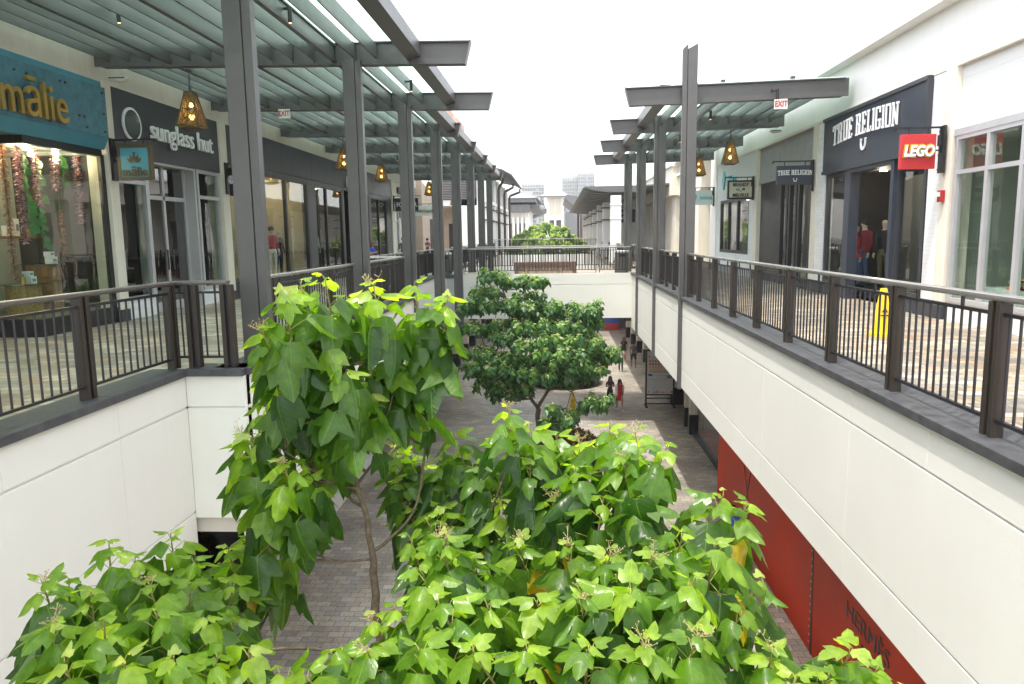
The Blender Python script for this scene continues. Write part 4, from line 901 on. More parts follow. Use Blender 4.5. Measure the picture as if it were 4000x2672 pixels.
# ---- colonnade with curved grey awnings
cl = thing('colonnade', (3.8, 60, DZ), 'white colonnade under long stepped grey awning beyond the right posts', 'building')
for i in range(7):
    y = 47.2+i*7.6; b = MB(); b.box(3.42, 4.05, y-.3, y+.3, DZ, 4.0-(.1 if i % 2 else 0)); b.box(3.36, 4.11, y-.36, y+.36, DZ, .9); b.box(3.38, 4.09, y-.34, y+.34, 2.55, 2.62); b.box(3.38, 4.09, y-.34, y+.34, 3.4, 3.46)
    b.build('column', 'white_wall', cl)
    if i: MB().box(3.3, 4.2, y-.5, y+.5, 2.63, 2.7).box(3.3, 4.2, y-.5, y+.5, 3.47, 3.54).build('ledge', 'downspout', cl); MB().box(4.06, 4.14, y-.34, y+.3, 1.2, 2.5).build('shutter', 'poster_grey', cl)
MB().box(5.6, 12, 64, 110, DZ, 5.0).build('wall', 'white_wall', cl)
b = MB()
for i in range(44):
    y0 = 47+i*1.15; o = .05*(i % 2)
    pts = [(1.80-o, 4.50), (2.3, 4.36+o), (3.2, 4.22+o), (5.4, 4.18), (5.4, 4.60+o*.4), (1.80-o, 4.58+o*.4)]
    b.prism(pts, 'y', y0, y0+1.14)
for i in range(30):
    y0 = 47+i*2; b.prism([(5.4, 4.5), (7.0, 4.6), (7.0, 4.7), (5.4, 4.6)], 'y', y0, y0+1.98)
b.build('awning', 'awning_grey', cl)
for x, y in ((3.0, 100), (3.5, 104), (4.0, 108), (4.5, 112), (2.9, 97)): MB().tube([(x, y, 4.4), (x, y, DZ)], .14, 8).build('downspout', 'downspout', cl)
t = thing('hanging_sign', (5.0, 60, 3), 'black far sign with white capitals partly hidden behind the right posts', 'hanging sign'); MB().box(4.6, 6.3, 59.95, 60.05, 2.55, 3.55).build('board', 'black', t); text('BANANA', .34, (5.3, 59.93, 3.28), 'F', 'letter_white', parent=t, bold=.004); text('REPUBLIC', .34, (5.3, 59.93, 2.88), 'F', 'letter_white', parent=t, bold=.004); MB().bar((5.3, 60, 3.55), (5.3, 60, 4.6), .05, .05).build('bracket', 'black', t)

# ---- little tower with pyramid roof
tw = thing('clock_tower', (0, 150, DZ), 'small square white tower with a pyramid roof at the end of the mall', 'tower')
MB().box(-1.75, 1.65, 148, 151.4, 4.6, 9.2).box(-1.75, -1.2, 148, 151.4, DZ, 4.6).box(1.1, 1.65, 148, 151.4, DZ, 4.6).box(-.3, .15, 148, 148.4, DZ, 4.6).box(-1.2, 1.1, 148.05, 148.4, 2.9, 3.2).build('wall', 'white_wall', tw)
MB().box(-1.2, -.08, 147.96, 148, 5.6, 8.9).box(.03, 1.1, 147.96, 148, 5.6, 8.9).build('panel', 'cream', tw)
MB().box(-1.2, 1.1, 149, 149.1, DZ, 4.6).build('window', 'tower_glass', tw)
MB().add([(-3.1, 146.6, 9.2), (3.0, 146.6, 9.2), (3.0, 152.8, 9.2), (-3.1, 152.8, 9.2), (-.05, 149.7, 10.9)], [(0,1,4),(1,2,4),(2,3,4),(3,0,4),(0,3,2,1)]).build('roof', 'roof_pale', tw)
MB().box(-3.1, 3.0, 146.55, 146.7, 9.06, 9.2).bar((-2.9, 147.5, 9.1), (-1.8, 148, 6.4), .12, .12).bar((2.8, 147.5, 9.1), (1.7, 148, 6.4), .12, .12).build('eaves', 'steel_dark', tw)
hb_ = thing('hall', (5, 165, DZ), 'far low building with sloping grey roofs behind the small tower', 'building')
MB().box(-14, -3, 160, 180, DZ, 4).box(2, 14, 150, 180, DZ, 6.2).build('wall', 'roof_pale', hb_); MB().prism([(-9, 4.2), (-1.6, 7.0), (-1.6, 7.4), (-9, 4.6)], 'y', 158, 180).prism([(-9, 3.6), (1, 3.6), (1, 4.0), (-9, 4.0)], 'y', 157, 158).prism([(1.4, 7.4), (2.6, 6.4), (5, 6.6), (5, 7.0), (3.2, 7.6), (1.8, 7.9)], 'y', 118, 146).build('roof', 'awning_grey', hb_)

# ---- distant high-rise blocks
mat('sky_stripe', (.30, .38, .50), .4)
def block(name, x0, x1, y, d, z1, label, floors, bays, m='tower_wall', fl=0, parts=None):
    t = thing(name, ((x0+x1)/2, y, GZ), label, 'building', 'hazy high-rise buildings on the skyline')
    MB().box(x0, x1, y, y+d, GZ, z1).build('wall', m, t)
    fh = (z1-2-0)/floors; bw = (x1-x0)/bays; w0 = None
    for i in range(floors-1, -1, -1):
        for j in range(bays):
            if (i*7+j*3) % 11 == 0 or (floors-i)*bays > 100: continue
            if w0 is None: w0 = MB().box(x0+bw*(j+.2), x0+bw*(j+.78), y-.25, y+.1, 1+fh*(i+.3), 1+fh*(i+.75)).build('window', 'tower_glass', t); i0, j0 = i, j
            else: c = w0.copy(); col.objects.link(c); mi = w0.matrix_parent_inverse.copy(); c.parent = t; c.matrix_parent_inverse = mi; c.location = (bw*(j-j0), 0, fh*(i-i0))
    for i in range(floors): MB().box(x0-.3, x1+.3, y-.6, y, 1+fh*i, 1+fh*i+.35).build('balcony', m, t)
    MB().box(x0+bw, x1-bw, y+2, y+d-2, z1, z1+1.8).build('plant_room', m, t)
    return t
t = block('apartment_tower', 3.6, 11.5, 400, 18, 32.6, 'tall pale apartment tower with rows of small windows, left half', 17, 6)
t = block('apartment_tower', 11.8, 20.5, 396, 22, 34.3, 'taller right half of the pale apartment tower', 18, 7); MB().box(16.4, 16.9, 395.4, 396, 0, 33.5).build('blue_stripe', 'sky_stripe', t)
block('office_tower', -15.5, -5.2, 350, 20, 26.2, 'pale curved apartment block behind the far left pavilion', 14, 8)
block('office_block', -21, -6.2, 250, 20, 14.6, 'low pale block with dark window bands in front of the far tower', 6, 9)
block('brick_tower', -21.3, -15.4, 120, 10, 20.2, 'pink and white tower peeking above the left canopy beams', 8, 4, 'tower_brick')
block('office_block', 22, 46, 300, 20, 13.5, 'low pale block behind the right awning', 4, 10)

# ================================================================ things on the upper level
bn = thing('stone_bench', (-.5, 34, DZ), 'long stone bench on the footbridge with brown top', 'bench')
MB().box(-1.9, .95, 33.8, 34.25, .2, .42).build('seat', 'bench_top', bn, bevel=.01); MB().box(-1.7, .75, 33.86, 34.2, DZ, .2).build('base', 'bench_base', bn); MB().box(-1.88, -1.7, 33.8, 34.25, DZ, .2).box(.75, .93, 33.8, 34.25, DZ, .2).build('foot', 'bench_top', bn)
def litter(x, y, label):
    t = thing('litter_bin', (x, y, DZ), label, 'litter bin', 'grey ribbed litter bins on the footbridge')
    b = MB(); b.cone((x, y, DZ+.03), (x, y, .62), .29, .31, 24); b.cone((x, y, .62), (x, y, .82), .31, .31, 24); b.cone((x, y, DZ), (x, y, DZ+.03), .26, .26, 24, 1)
    for i in range(24): a = i*math.pi/12; b.bar((x+.3*math.cos(a), y+.3*math.sin(a), DZ+.05), (x+.318*math.cos(a), y+.318*math.sin(a), .6), .03, .015)
    b.build('body', ['bin_grey', 'black'], t); MB().cone((x, y, .82), (x, y, .88), .33, .33, 24).cone((x, y, .88), (x, y, .93), .33, .2, 24).build('lid', 'aluminium', t); MB().box(x-.16, x+.16, y-.325, y-.3, .64, .76).build('slot', 'black', t)
litter(2.9, 33.2, 'litter bin at the right end of the footbridge'); litter(-5.0, 33.6, 'litter bin at the left end of the footbridge')
def wet_cone(x, y, z, h, label):
    t = thing('caution_cone', (x, y, z), label, 'caution cone', 'yellow wet floor cones')
    b = MB(); r0, r1 = .17, .055
    for i in range(4):
        a = math.pi/4+i*math.pi/2
    b.cone((x, y, z+.05), (x, y, z+h), r0, r1, 4, 0, ph=math.pi/4); b.cone((x, y, z+.05), (x, y, z+h-.01), r0*.93, r1*1.05, 4, 0, ph=0); b.cone((x, y, z), (x, y, z+.05), .24, .24, 8)
    b.build('body', 'yellow', t)
    s_ = r0*.71; MB().box(x-.07, x+.07, y-s_*.86, y-s_*.84, z+h*.42, z+h*.45).box(x-.06, x+.06, y-s_*.78, y-s_*.76, z+h*.3, z+h*.32).prism([(x-.05, z+h*.5), (x+.05, z+h*.5), (x, z+h*.62)], 'y', y-s_*.74, y-s_*.72).build('warning_print', 'letter_dark', t)
wet_cone(5.32, 12.4, DZ, .77, 'tall yellow caution cone standing behind the right railing'); wet_cone(.78, 35.6, GZ, .85, 'yellow caution cone on the lower street beside the trunk of the middle tree')

# ================================================================ lower street
hd = thing('hoarding', (5.1, 15, GZ), 'tall red shop hoarding with dark printed ribbons under the right wall', 'hoarding')
MB().box(5.05, 5.2, 4, 22.9, GZ, -2.4).box(5.2, 7.4, 22.8, 22.9, GZ, -2.4).build('panel', 'hoarding_red', hd)
b = MB()
def rib(pts, w_=.06):
    for i in range(len(pts)-1): b.bar((5.044, pts[i][0], pts[i][1]), (5.044, pts[i+1][0], pts[i+1][1]), w_, .01, 0, up=(1, 0, 0))
rib([(14.35, -2.4), (14.3, -4.6), (14.2, -6.8)], .09); rib([(20.0, -2.9), (19.8, -4.55), (19.3, -5.3), (19.6, -6.8)]); rib([(18.9, -2.9), (19.05, -4.6), (19.4, -5.4), (18.6, -6.8)])
b.build('ribbon', 'brown_dark', hd); b = MB(); g = random.Random(8)
for i in range(26): y = 14.3+g.uniform(-.015, .015); z = -2.6-i*.16; b.box(5.034, 5.038, y-.03, y+.03, z, z+.035)
b.build('ribbon_print', 'bench_base', hd)
text('HERM\u00c8S', .42, (5.04, 11.7, -4.95), 'R', 'brown_dark', parent=hd, depth=.006, sx=1.15); text('PARIS', .2, (5.04, 11.6, -5.3), 'R', 'brown_dark', parent=hd, depth=.01, sx=1.1)
b = MB()   # small carriage and horse emblem
for c, r_ in (((5.04, 12.2, -4.45), .13), ((5.04, 11.85, -4.43), .15)):
    for k in range(16):
        a0 = k*math.pi/8; b.bar((5.04, c[1]+r_*math.cos(a0), c[2]+r_*math.sin(a0)), (5.04, c[1]+r_*math.cos(a0+.4), c[2]+r_*math.sin(a0+.4)), .02, .01, 0, up=(1, 0, 0))
b.prism([(12.3, -4.35), (12.2, -4.12), (11.8, -4.1), (11.72, -4.35)], 'x', 5.034, 5.046); b.prism([(11.45, -4.55), (11.4, -4.2), (11.1, -4.18), (10.95, -4.0), (10.9, -4.12), (11.0, -4.25), (11.05, -4.55), (11.1, -4.35), (11.36, -4.35)], 'x', 5.034, 5.046)
b.build('carriage_emblem', 'brown_dark', hd)
# arcade on the right
ar = thing('lower_shops', (6.4, 45, GZ), 'shaded lower shop fronts behind the arcade columns on the right', 'shop front')
MB().box(7.2, 12, 22.9, 66, GZ, -2.2).box(6.2, 7.2, 31.2, 31.9, GZ, -2.4).box(6.1, 7.2, 33.4, 35.4, GZ, -2.4).build('wall', 'tan', ar)
MB().box(5.75, 5.8, 26.0, 30.6, GZ+.25, -2.4).build('window', 'window_glass', ar); MB().box(5.7, 5.85, 23.3, 31.2, GZ, GZ+.25).build('sill', 'planter', ar)
MB().box(5.9, 7.19, 23.6, 30.9, GZ+.1, GZ+.2).build('carpet', 'sign_red', ar); MB().box(7.1, 7.18, 23.6, 30.9, GZ+.2, -2.4).build('interior', 'stone_cladding', ar)
def acol(y, w_, x, label, zb=.85):
    t = thing('arcade_column', (x, y, GZ), label, 'column', 'cream arcade columns with black bases on the right')
    MB().box(x-w_, x+w_, y-w_, y+w_, GZ+zb, -2.38).build('shaft', 'cream', t); MB().box(x-w_-.03, x+w_+.03, y-w_-.03, y+w_+.03, GZ, GZ+zb).build('base', 'stone_base', t, bevel=.01)
for y, w_, x, l in [(23.25, .17, 5.5, 'slim white column against the red hoarding'), (31.0, .16, 5.75, 'slim white column beside the shop window with red carpet'), (32.3, .14, 5.75, 'paired slim column a little farther along the shop window'), (37.0, .55, 6.2, 'broad column directly behind the poster stand'), (45.6, .34, 6.1, 'third column back from the poster stand, nearest the man in shorts'), (49.3, .34, 6.1, 'column with black base right of the walking man'), (53.3, .34, 6.1, 'column beyond the walking man'), (57.3, .34, 6.1, 'second farthest black based column'), (61.3, .34, 6.1, 'farthest black based column')]:
    acol(y, w_, x, l)
MB_ = MB()
es = thing('end_shops', (0, 68, GZ), 'shop fronts closing the lower street beyond the footbridge', 'shop front')
MB().box(-12, 9, 68, 68.4, GZ, -2).build('wall', 'interior_grey', es)
g = random.Random(5); x = -11.5
while x < 3.6: w_ = g.uniform(.3, .8); MB().box(x, x+w_, 67.8, 67.99, GZ, -2.6).build('window', g.choice(['interior_dark', 'interior_dark', 'exit_white', 'tower_glass', 'poster_purple']), es); x += w_+g.uniform(.05, .3)
MB().box(4.3, 5.6, 65.9, 66.1, GZ+.6, -2.6).build('blue_panel', 'poster_blue', es); MB().box(4.3, 5.6, 65.88, 66.1, GZ, GZ+.6).build('red_panel', 'sign_red', es)
# left lower shops
ll = thing('lower_shops', (-8, 25, GZ), 'dark lower shops with warm lights under the left walkway', 'shop front')
MB().box(-12, -8.6, -4, 66, GZ, -2.2).build('wall', 'interior_dark', ll)
for i in range(9): y = 9+i*5; MB().box(-8.6, -8.3, y, y+.35, GZ, -2.4).build('pier', 'cream', ll)
for i in range(9): y = 9.6+i*5; MB().box(-8.58, -8.54, y, y+4, GZ+.5, -3.0).build('window', 'dark_glass', ll)
MB().box(-8.56, -8.5, 10.5, 12.5, -3.9, -3.3).box(-8.56, -8.5, 18, 19, -4.4, -3.9).build('lit_display', 'amber_shade', ll)
pw = thing('planter_wall', (-7.0, 16, GZ), 'long low white planter edge along the left lower shops', 'low wall')
MB().box(-7.15, -6.85, 6, 27, GZ, GZ+.42).build('edge', 'white_wall', pw, bevel=.01); MB().box(-8.3, -7.16, 6, 27, GZ, GZ+.3).build('soil', 'planter', pw)
for i in range(7):
    y = 34+i*4.6; t = thing('arcade_column', (-6.6, y, GZ), 'cream column %s on the left of the lower street' % ['just beyond the bridge shadow', 'two bays beyond the bridge', 'three bays beyond the bridge', 'in the middle of the far left arcade', 'fifth in the far left arcade', 'next to last in the far left arcade', 'last before the end shops'][i], 'column', 'cream arcade columns on the left')
    MB().box(-6.9, -6.3, y-.3, y+.3, GZ+.85, -1.2).build('shaft', 'cream', t); MB().box(-6.93, -6.27, y-.33, y+.33, GZ, GZ+.85).build('base', 'stone_base', t)
# round planter
def foliage_mound(c, r, h, n, seed, mats, name, parent=None, L0=.16):
    g = random.Random(seed); b = MB()
    for i in range(n):
        a = g.uniform(0, 6.28); q = math.sqrt(g.random())*r; z = c[2]+h*(1-(q/r)**2)*g.uniform(.4, 1); p = Vector((c[0]+q*math.cos(a), c[1]+q*math.sin(a), z))
        d = Vector((g.uniform(-1, 1), g.uniform(-1, 1), g.uniform(-.1, 1))).normalized(); s_ = d.orthogonal().normalized()*L0*.22; b.add([p, p+d*L0*.5+s_, p+d*L0, p+d*L0*.5-s_], [(0, 1, 2, 3)], g.randrange(len(mats)))
    return b.build(name, mats, parent)
pt = thing('round_planter', (.4, 42, GZ), 'big dark round planter with pink flowers behind the middle tree', 'planter')
MB().cone((.4, 42, GZ), (.4, 42, GZ+.95), 1.75, 1.95, 40).build('tub', 'planter', pt); MB().cone((.4, 42, GZ+.42), (.4, 42, GZ+.5), 2.15, 2.15, 40).build('bench_ring', 'bench_top', pt)
foliage_mound((.4, 42, GZ+.9), 1.8, 1.3, 2600, 3, ['shrub_green', 'shrub_green', 'shrub_green', 'vine_green'], 'shrubs', pt, .3); foliage_mound((-.6, 40.9, GZ+1.5), .45, .7, 260, 4, ['lei_pink', 'croton_red', 'shrub_green'], 'blossoms', pt, .12)
pt = thing('flower_bed', (.6, 27.6, GZ), 'low bed of red and green croton around the middle tree', 'flower bed')
MB().cone((.3, 27.4, GZ), (.3, 27.4, GZ+.4), 1.55, 1.55, 36).build('kerb', 'planter', pt); foliage_mound((.3, 27.4, GZ+.35), 1.5, .8, 2400, 5, ['shrub_green', 'croton_red', 'croton_red', 'shrub_green', 'petal'], 'plants', pt, .26)
pt = thing('shrub_row', (-7.7, 14, GZ), 'dark shrubs with red leaves behind the low white planter edge', 'shrubs')
foliage_mound((-7.7, 10, GZ+.3), .5, .5, 500, 6, ['shrub_green', 'croton_red'], 'plants', pt); foliage_mound((-7.7, 14, GZ+.3), .5, .5, 500, 7, ['shrub_green', 'croton_red'], 'plants', pt); foliage_mound((-7.7, 18, GZ+.3), .5, .5, 500, 8, ['shrub_green', 'croton_red'], 'plants', pt)
# poster stand
ps = thing('poster_stand', (5.05, 35.8, GZ), 'black framed poster stand with lines of red and black characters', 'poster stand')
x0, x1, y = 4.42, 5.68, 36.1; z0 = GZ+.62; z1 = GZ+2.75
MB().box(x0-.08, x0, y-.04, y+.04, GZ, z1+.08).box(x1, x1+.08, y-.04, y+.04, GZ, z1+.08).box(x0, x1, y-.04, y+.04, z1, z1+.08).box(x0, x1, y-.04, y+.04, z0-.07, z0).box(x0, x1, y-.04, y+.04, z0-.24, z0-.18).box(x0-.1, x0+.02, y-.35, y+.35, GZ, GZ+.06).box(x1-.02, x1+.1, y-.35, y+.35, GZ, GZ+.06).box(x0, x1, y-.04, y+.04, GZ+.1, GZ+.16).build('frame', 'black', ps)
MB().box(x0, x1, y-.015, y+.015, z0, z1).build('poster', 'poster_white', ps)
g = random.Random(12); b = MB(); yy = y-.019
for r_, (zf, n, m_) in enumerate([(.77, 7, 3), (.70, 7, 3), (.63, 7, 0), (.56, 7, 0), (.515, 12, 4), (.45, 10, 4), (.35, 9, 4), (.30, 16, 4), (.23, 18, 4), (.19, 18, 4), (.14, 18, 4)]):
    W_ = (x1-x0)*(.78 if r_ < 7 else .86); ch = W_/n
    for i in range(n):
        cx_ = x0+.07+ch*(i+.5); cz = z0+(z1-z0)*zf; hh = ch*.8 if r_ < 7 else ch*.4
        for k in range(3 if r_ < 5 else 1): b.box(cx_-ch*.36, cx_+ch*.36, yy-.001*k, yy+.003, cz-hh*.4+k*hh*.36, cz-hh*.4+k*hh*.36+hh*.13, m_)
        if r_ < 5: b.box(cx_+g.uniform(-.2, .1)*ch, cx_+g.uniform(.14, .24)*ch, yy-.004, yy+.003, cz-hh*.5, cz+hh*.5, m_)
for zf in (.86, .03):
    for i in range(9): a = x0+.02+(x1-x0)*i/9; b.prism([(a, z0+(z1-z0)*zf), (a+.13, z0+(z1-z0)*zf), (a+.08, z0+(z1-z0)*zf+g.uniform(.05, .16))], 'y', yy, yy+.003, [0, 2, 1, 5, 0, 3][i % 6])
b.box(x0+.06, x0+.26, yy, yy+.003, z0+(z1-z0)*.42, z0+(z1-z0)*.47, 1); b.box(x1-.28, x1-.04, yy, yy+.003, z0+(z1-z0)*.62, z0+(z1-z0)*.8, 3); b.box(x1-.3, x1-.04, yy, yy+.003, z0+(z1-z0)*.36, z0+(z1-z0)*.44, 4)
b.build('print', ['poster_orange', 'poster_blue', 'yellow', 'poster_red', 'poster_grey', 'poster_purple'], ps)

# ================================================================ people and mannequins
def figure(name, label, cat, loc, rot, h, top, bottom, group=None, skin='skin', shoes='cloth_white', sleeve='short', legs='long', hair=None, hairlen=.0, dress=None, skirt_len=.0, stride=.0, arms='down', head_turn=0, extra=None, kind_hat=None):
    import bmesh
    me = bpy.data.meshes.new('body'); bm = bmesh.new(); sk = bm.verts.layers.skin.verify(); V = {}
    def v(k, x, y, z, rx, ry=None):
        q = bm.verts.new((x*h, y*h, z*h)); q[sk].radius = (rx*h, (ry or rx)*h); V[k] = q; return q
    st = stride
    v('pelvis', 0, 0, .525, .078, .062)[sk].use_root = True
    v('waist', 0, 0, .62, .066, .055); v('chest', 0, 0, .73, .082, .06); v('neckb', 0, .003, .82, .05, .042); v('neck', 0, -.002, .855, .03); v('head', 0, -.012, .915, .047, .056); v('crown', 0, -.006, .965, .036, .042)
    for s, n in ((-1, 'l'), (1, 'r')):
        w_ = s*st
        v('hip'+n, s*.052, -w_*.02, .50, .056); v('knee'+n, s*.055, -w_*.13, .285, .036); v('calf'+n, s*.055, -w_*.10+.012, .2, .034); v('ank'+n, s*.056, -w_*.2+.01, .045, .021); v('toe'+n, s*.062, -w_*.2-.06, .018, .02)
        v('sh'+n, s*.098, .003, .80, .036)
        if arms == 'phone': el = (s*.125, -.01, .655); wr = (s*.035, -.125, .70)
        elif arms == 'swing': el = (s*.128, w_*.05, .64); wr = (s*.125, w_*.10-.03, .50)
        elif arms == 'hip' and s > 0: el = (.16, .03, .66); wr = (.10, -.05, .57)
        else: el = (s*.128, .01, .64); wr = (s*.132, -.03, .495)
        v('el'+n, *el, .025); v('wr'+n, *wr, .017); d = Vector(wr)-Vector(el); d.normalize()
        hd_ = Vector(wr)+d*.035; v('ha'+n, hd_.x, hd_.y, hd_.z, .02, .013)
    E = [('pelvis','waist'),('waist','chest'),('chest','neckb'),('neckb','neck'),('neck','head'),('head','crown')]
    for n in 'lr': E += [('pelvis','hip'+n),('hip'+n,'knee'+n),('knee'+n,'calf'+n),('calf'+n,'ank'+n),('ank'+n,'toe'+n),('chest','sh'+n),('sh'+n,'el'+n),('el'+n,'wr'+n),('wr'+n,'ha'+n)]
    for a, b_ in E: bm.edges.new((V[a], V[b_]))
    pos = {k: Vector(q.co) for k, q in V.items()}
    bm.to_mesh(me); bm.free(); o = bpy.data.objects.new('tmp', me); col.objects.link(o)
    m1 = o.modifiers.new('s', 'SKIN'); m1.use_smooth_shade = True; m2 = o.modifiers.new('ss', 'SUBSURF'); m2.levels = 2; m2.render_levels = 2
    bpy.context.view_layer.update(); ev = bpy.data.meshes.new_from_object(o.evaluated_get(bpy.context.evaluated_depsgraph_get())); bpy.data.objects.remove(o)
    b = MB(); b.v = [tuple(q.co) for q in ev.vertices]; b.f = [tuple(p.vertices) for p in ev.polygons]; b.m = [0]*len(b.f)
    reg = {}
    for a, c in E:
        k = a+c
        if 'head' in (a, c) or 'neck' in (a, c) or 'crown' in (a, c): r_ = 0
        elif a in ('pelvis',) and c.startswith('hip'): r_ = 2
        elif a.startswith('hip'): r_ = 2
        elif a.startswith('knee') or a.startswith('calf'): r_ = 2 if legs == 'long' else 0
        elif a.startswith('ank'): r_ = 3
        elif a.startswith('sh'): r_ = 1 if sleeve != 'none' else 0
        elif a.startswith('el'): r_ = 1 if sleeve == 'long' else 0
        elif a.startswith('wr'): r_ = 0
        else: r_ = 1
        reg[(a, c)] = r_
    for i, p in enumerate(ev.polygons):
        c = Vector(p.center); best = 1e9
        for (a, d_), r_ in reg.items():
            A, B = pos[a], pos[d_]; t_ = max(0, min(1, (c-A).dot(B-A)/(B-A).length_squared)); q = (c-(A+(B-A)*t_)).length
            if q < best: best = q; rr = r_; tt = t_; aa = a
        if rr == 2 and legs in ('short', 'bare') and aa.startswith('hip') and tt > (.75 if legs == 'short' else .05): rr = 0
        if rr == 1 and aa.startswith('sh') and sleeve == 'short' and tt > .55: rr = 0
        if rr == 1 and c.z < .555*h: rr = 2
        b.m[i] = rr
    nb = len(b.f)
    for n, s in (('l', -1), ('r', 1)):       # fingers and thumb grow out of each palm
        A = pos['ha'+n]; d = (A-pos['wr'+n]).normalized(); sd_ = d.cross(Vector((s, .2, .1))).normalized(); nn = d.cross(sd_).normalized()
        for k, L_ in enumerate((.036, .042, .040, .032)):
            p0 = A+sd_*(k-1.5)*.009*h; b.tube([p0, p0+d*L_*.55*h, p0+(d*L_+nn*.012)*h], [.0052*h, .0048*h, .0035*h], 5, 0)
        p0 = A-d*.01*h-sd_*.012*h; b.tube([p0, p0+(d*.015-sd_*.015+nn*.004)*h, p0+(d*.034-sd_*.014+nn*.008)*h], [.006*h, .0055*h, .004*h], 5, 0)
    t = thing(name, (0, 0, 0), label, cat, group)
    parts = [b.build('body', [skin, top, bottom, shoes], t, smooth=True)]
    H = pos['head']; fz = MB(); fy = H.y-.054*h
    if name == 'person':
        fz.ball((-.018*h, fy+.006*h, H.z+.004*h), .0055*h, 0, 8, 6).ball((.018*h, fy+.006*h, H.z+.004*h), .0055*h, 0, 8, 6); fz.box(-.013*h, .013*h, fy-.001*h, fy+.01*h, H.z-.032*h, H.z-.028*h, 1); fz.cone((0, fy+.006*h, H.z+.004*h), (0, fy-.006*h, H.z-.014*h), .004*h, .008*h, 6, 2)
        for s in (-1, 1): fz.ball((s*.05*h, H.y+.008*h, H.z-.004*h), .012*h, 2, 8, 6, (.5, 1, 1.4))
        parts.append(fz.build('face', ['hair_black', 'cloth_maroon', skin], t, smooth=True))
    else:
        fz.cone((0, fy+.008*h, H.z+.006*h), (0, fy-.002*h, H.z-.014*h), .004*h, .007*h, 6); parts.append(fz.build('face', [skin], t))
    if hair:
        q = MB(); q.ball((0, H.y+.014*h, H.z+.022*h), .058*h, 0, 16, 12, (1, 1.08, .98))
        if hairlen: 
            zb = H.z-hairlen*h; q.tube([(0, H.y+.03*h, H.z+.03*h), (0, H.y+.045*h, H.z-.05*h), (0, H.y+.055*h, H.z-.1*h), (0, H.y+.06*h, zb)], [.05*h, .06*h, .062*h, .035*h], 12)
            for s in (-1, 1): q.tube([(s*.04*h, H.y+.0*h, H.z+.03*h), (s*.055*h, H.y-.005*h, H.z-.05*h), (s*.06*h, H.y, H.z-min(hairlen, .14)*h)], [.018*h, .02*h, .012*h], 8)
        parts.append(q.build('hair', hair, t, smooth=True))
    if kind_hat: q = MB().ball((0, H.y+.004*h, H.z+.035*h), .06*h, 0, 16, 10, (1, 1.1, .75)).box(-.045*h, .045*h, H.y-.12*h, H.y-.04*h, H.z+.034*h, H.z+.042*h); parts.append(q.build('cap', kind_hat, t, smooth=True))
    if dress:
        q = MB(); n = 22; rings = [(.80, .078, .052), (.73, .09, .066), (.62, .074, .062), (.55, .09, .075), (.53-skirt_len*.5, .105, .09), (.53-skirt_len, .118, .10)]
        for z_, rx, ry in rings:
            for j in range(n): a = 2*math.pi*j/n; f_ = 1+(.07*math.sin(a*7) if z_ < .5 else 0); q.v.append((rx*h*math.cos(a)*f_, ry*h*math.sin(a)*f_, z_*h))
        for i in range(len(rings)-1):
            for j in range(n): q.f.append((i*n+j, (i+1)*n+j, (i+1)*n+(j+1) % n, i*n+(j+1) % n)); q.m.append(0)
        parts.append(q.build('dress', dress, t, smooth=True))
    if extra == 'jacket' or extra == 'cardigan':
        q = MB(); n = 20; lo = .50
        rings = [(.825, .07, .05), (.80, .10, .06), (.73, .105, .076), (.62, .10, .078), (lo, .108, .085)]
        for z_, rx, ry in rings:
            for j in range(n+1): a = math.radians(-90+(52 if extra == 'cardigan' else 24)+(360-(104 if extra == 'cardigan' else 48))*j/n); q.v.append((rx*h*math.cos(a), ry*h*math.sin(a), z_*h))
        for i in range(len(rings)-1):
            for j in range(n): q.f.append((i*(n+1)+j, (i+1)*(n+1)+j, (i+1)*(n+1)+j+1, i*(n+1)+j+1)); q.m.append(0)
        for s, e in (('l', 'el'), ('r', 'er')):
            q.tube([pos['sh'+s], pos['el'+s], pos['wr'+s]], [.04*h, .032*h, .026*h], 10)
        parts.append(q.build('jacket', top if extra == 'jacket' else 'cloth_white', t, smooth=True))
    if arms == 'phone': parts.append(MB().box(-.022*h, .022*h, -.185*h, -.175*h, .70*h, .745*h).build('phone', 'black', t))
    T = Matrix.Translation(loc) @ Matrix.Rotation(R(rot), 4, 'Z')
    for p_ in parts: p_.data.transform(T); p_.matrix_parent_inverse = Matrix.Translation(-Vector(loc))
    t.location = loc
    return t
P = 'person'
def person(label, loc, rot, h, top, bottom, **k): return figure(P, label, 'person', loc, rot, h, 'cloth_'+top, 'cloth_'+bottom, **k)
person('woman in a red dress and open white cardigan walking towards the camera', (3.02, 35.2, GZ), 12, 1.56, 'red', 'red', sleeve='none', legs='bare', hair='hair_black', hairlen=.13, dress='cloth_red', skirt_len=.2, stride=.8, arms='swing', extra='cardigan')
person('woman with a dark cap, dark top and shorts beside the woman in red', (2.62, 36.0, GZ), 8, 1.56, 'plum', 'black', sleeve='short', legs='short', hair='hair_brown', hairlen=.16, stride=.6, arms='phone', kind_hat='cloth_navy')
person('person in a white t-shirt and long black trousers seen from behind', (3.95, 45.4, GZ), 175, 1.62, 'white', 'black', sleeve='short', hair='hair_black', hairlen=.1, stride=.5, arms='down')
person('man in a grey shirt and black shorts walking away', (4.85, 46.6, GZ), 185, 1.76, 'grey', 'black', sleeve='short', legs='short', skin='skin_tan', hair='hair_black', stride=.8, arms='swing')
person('woman with very long brown hair in a black dress walking away', (4.5, 49.4, GZ), 180, 1.66, 'black', 'black', sleeve='short', legs='bare', hair='hair_brown', hairlen=.22, dress='cloth_black', skirt_len=.1, stride=.7)
person('person in a blue shirt with dark hair on the lower street beside the red hoarding', (4.35, 18.0, GZ), 160, 1.72, 'cobalt', 'navy', sleeve='short', skin='skin_tan', hair='hair_black', stride=.4, arms='swing')
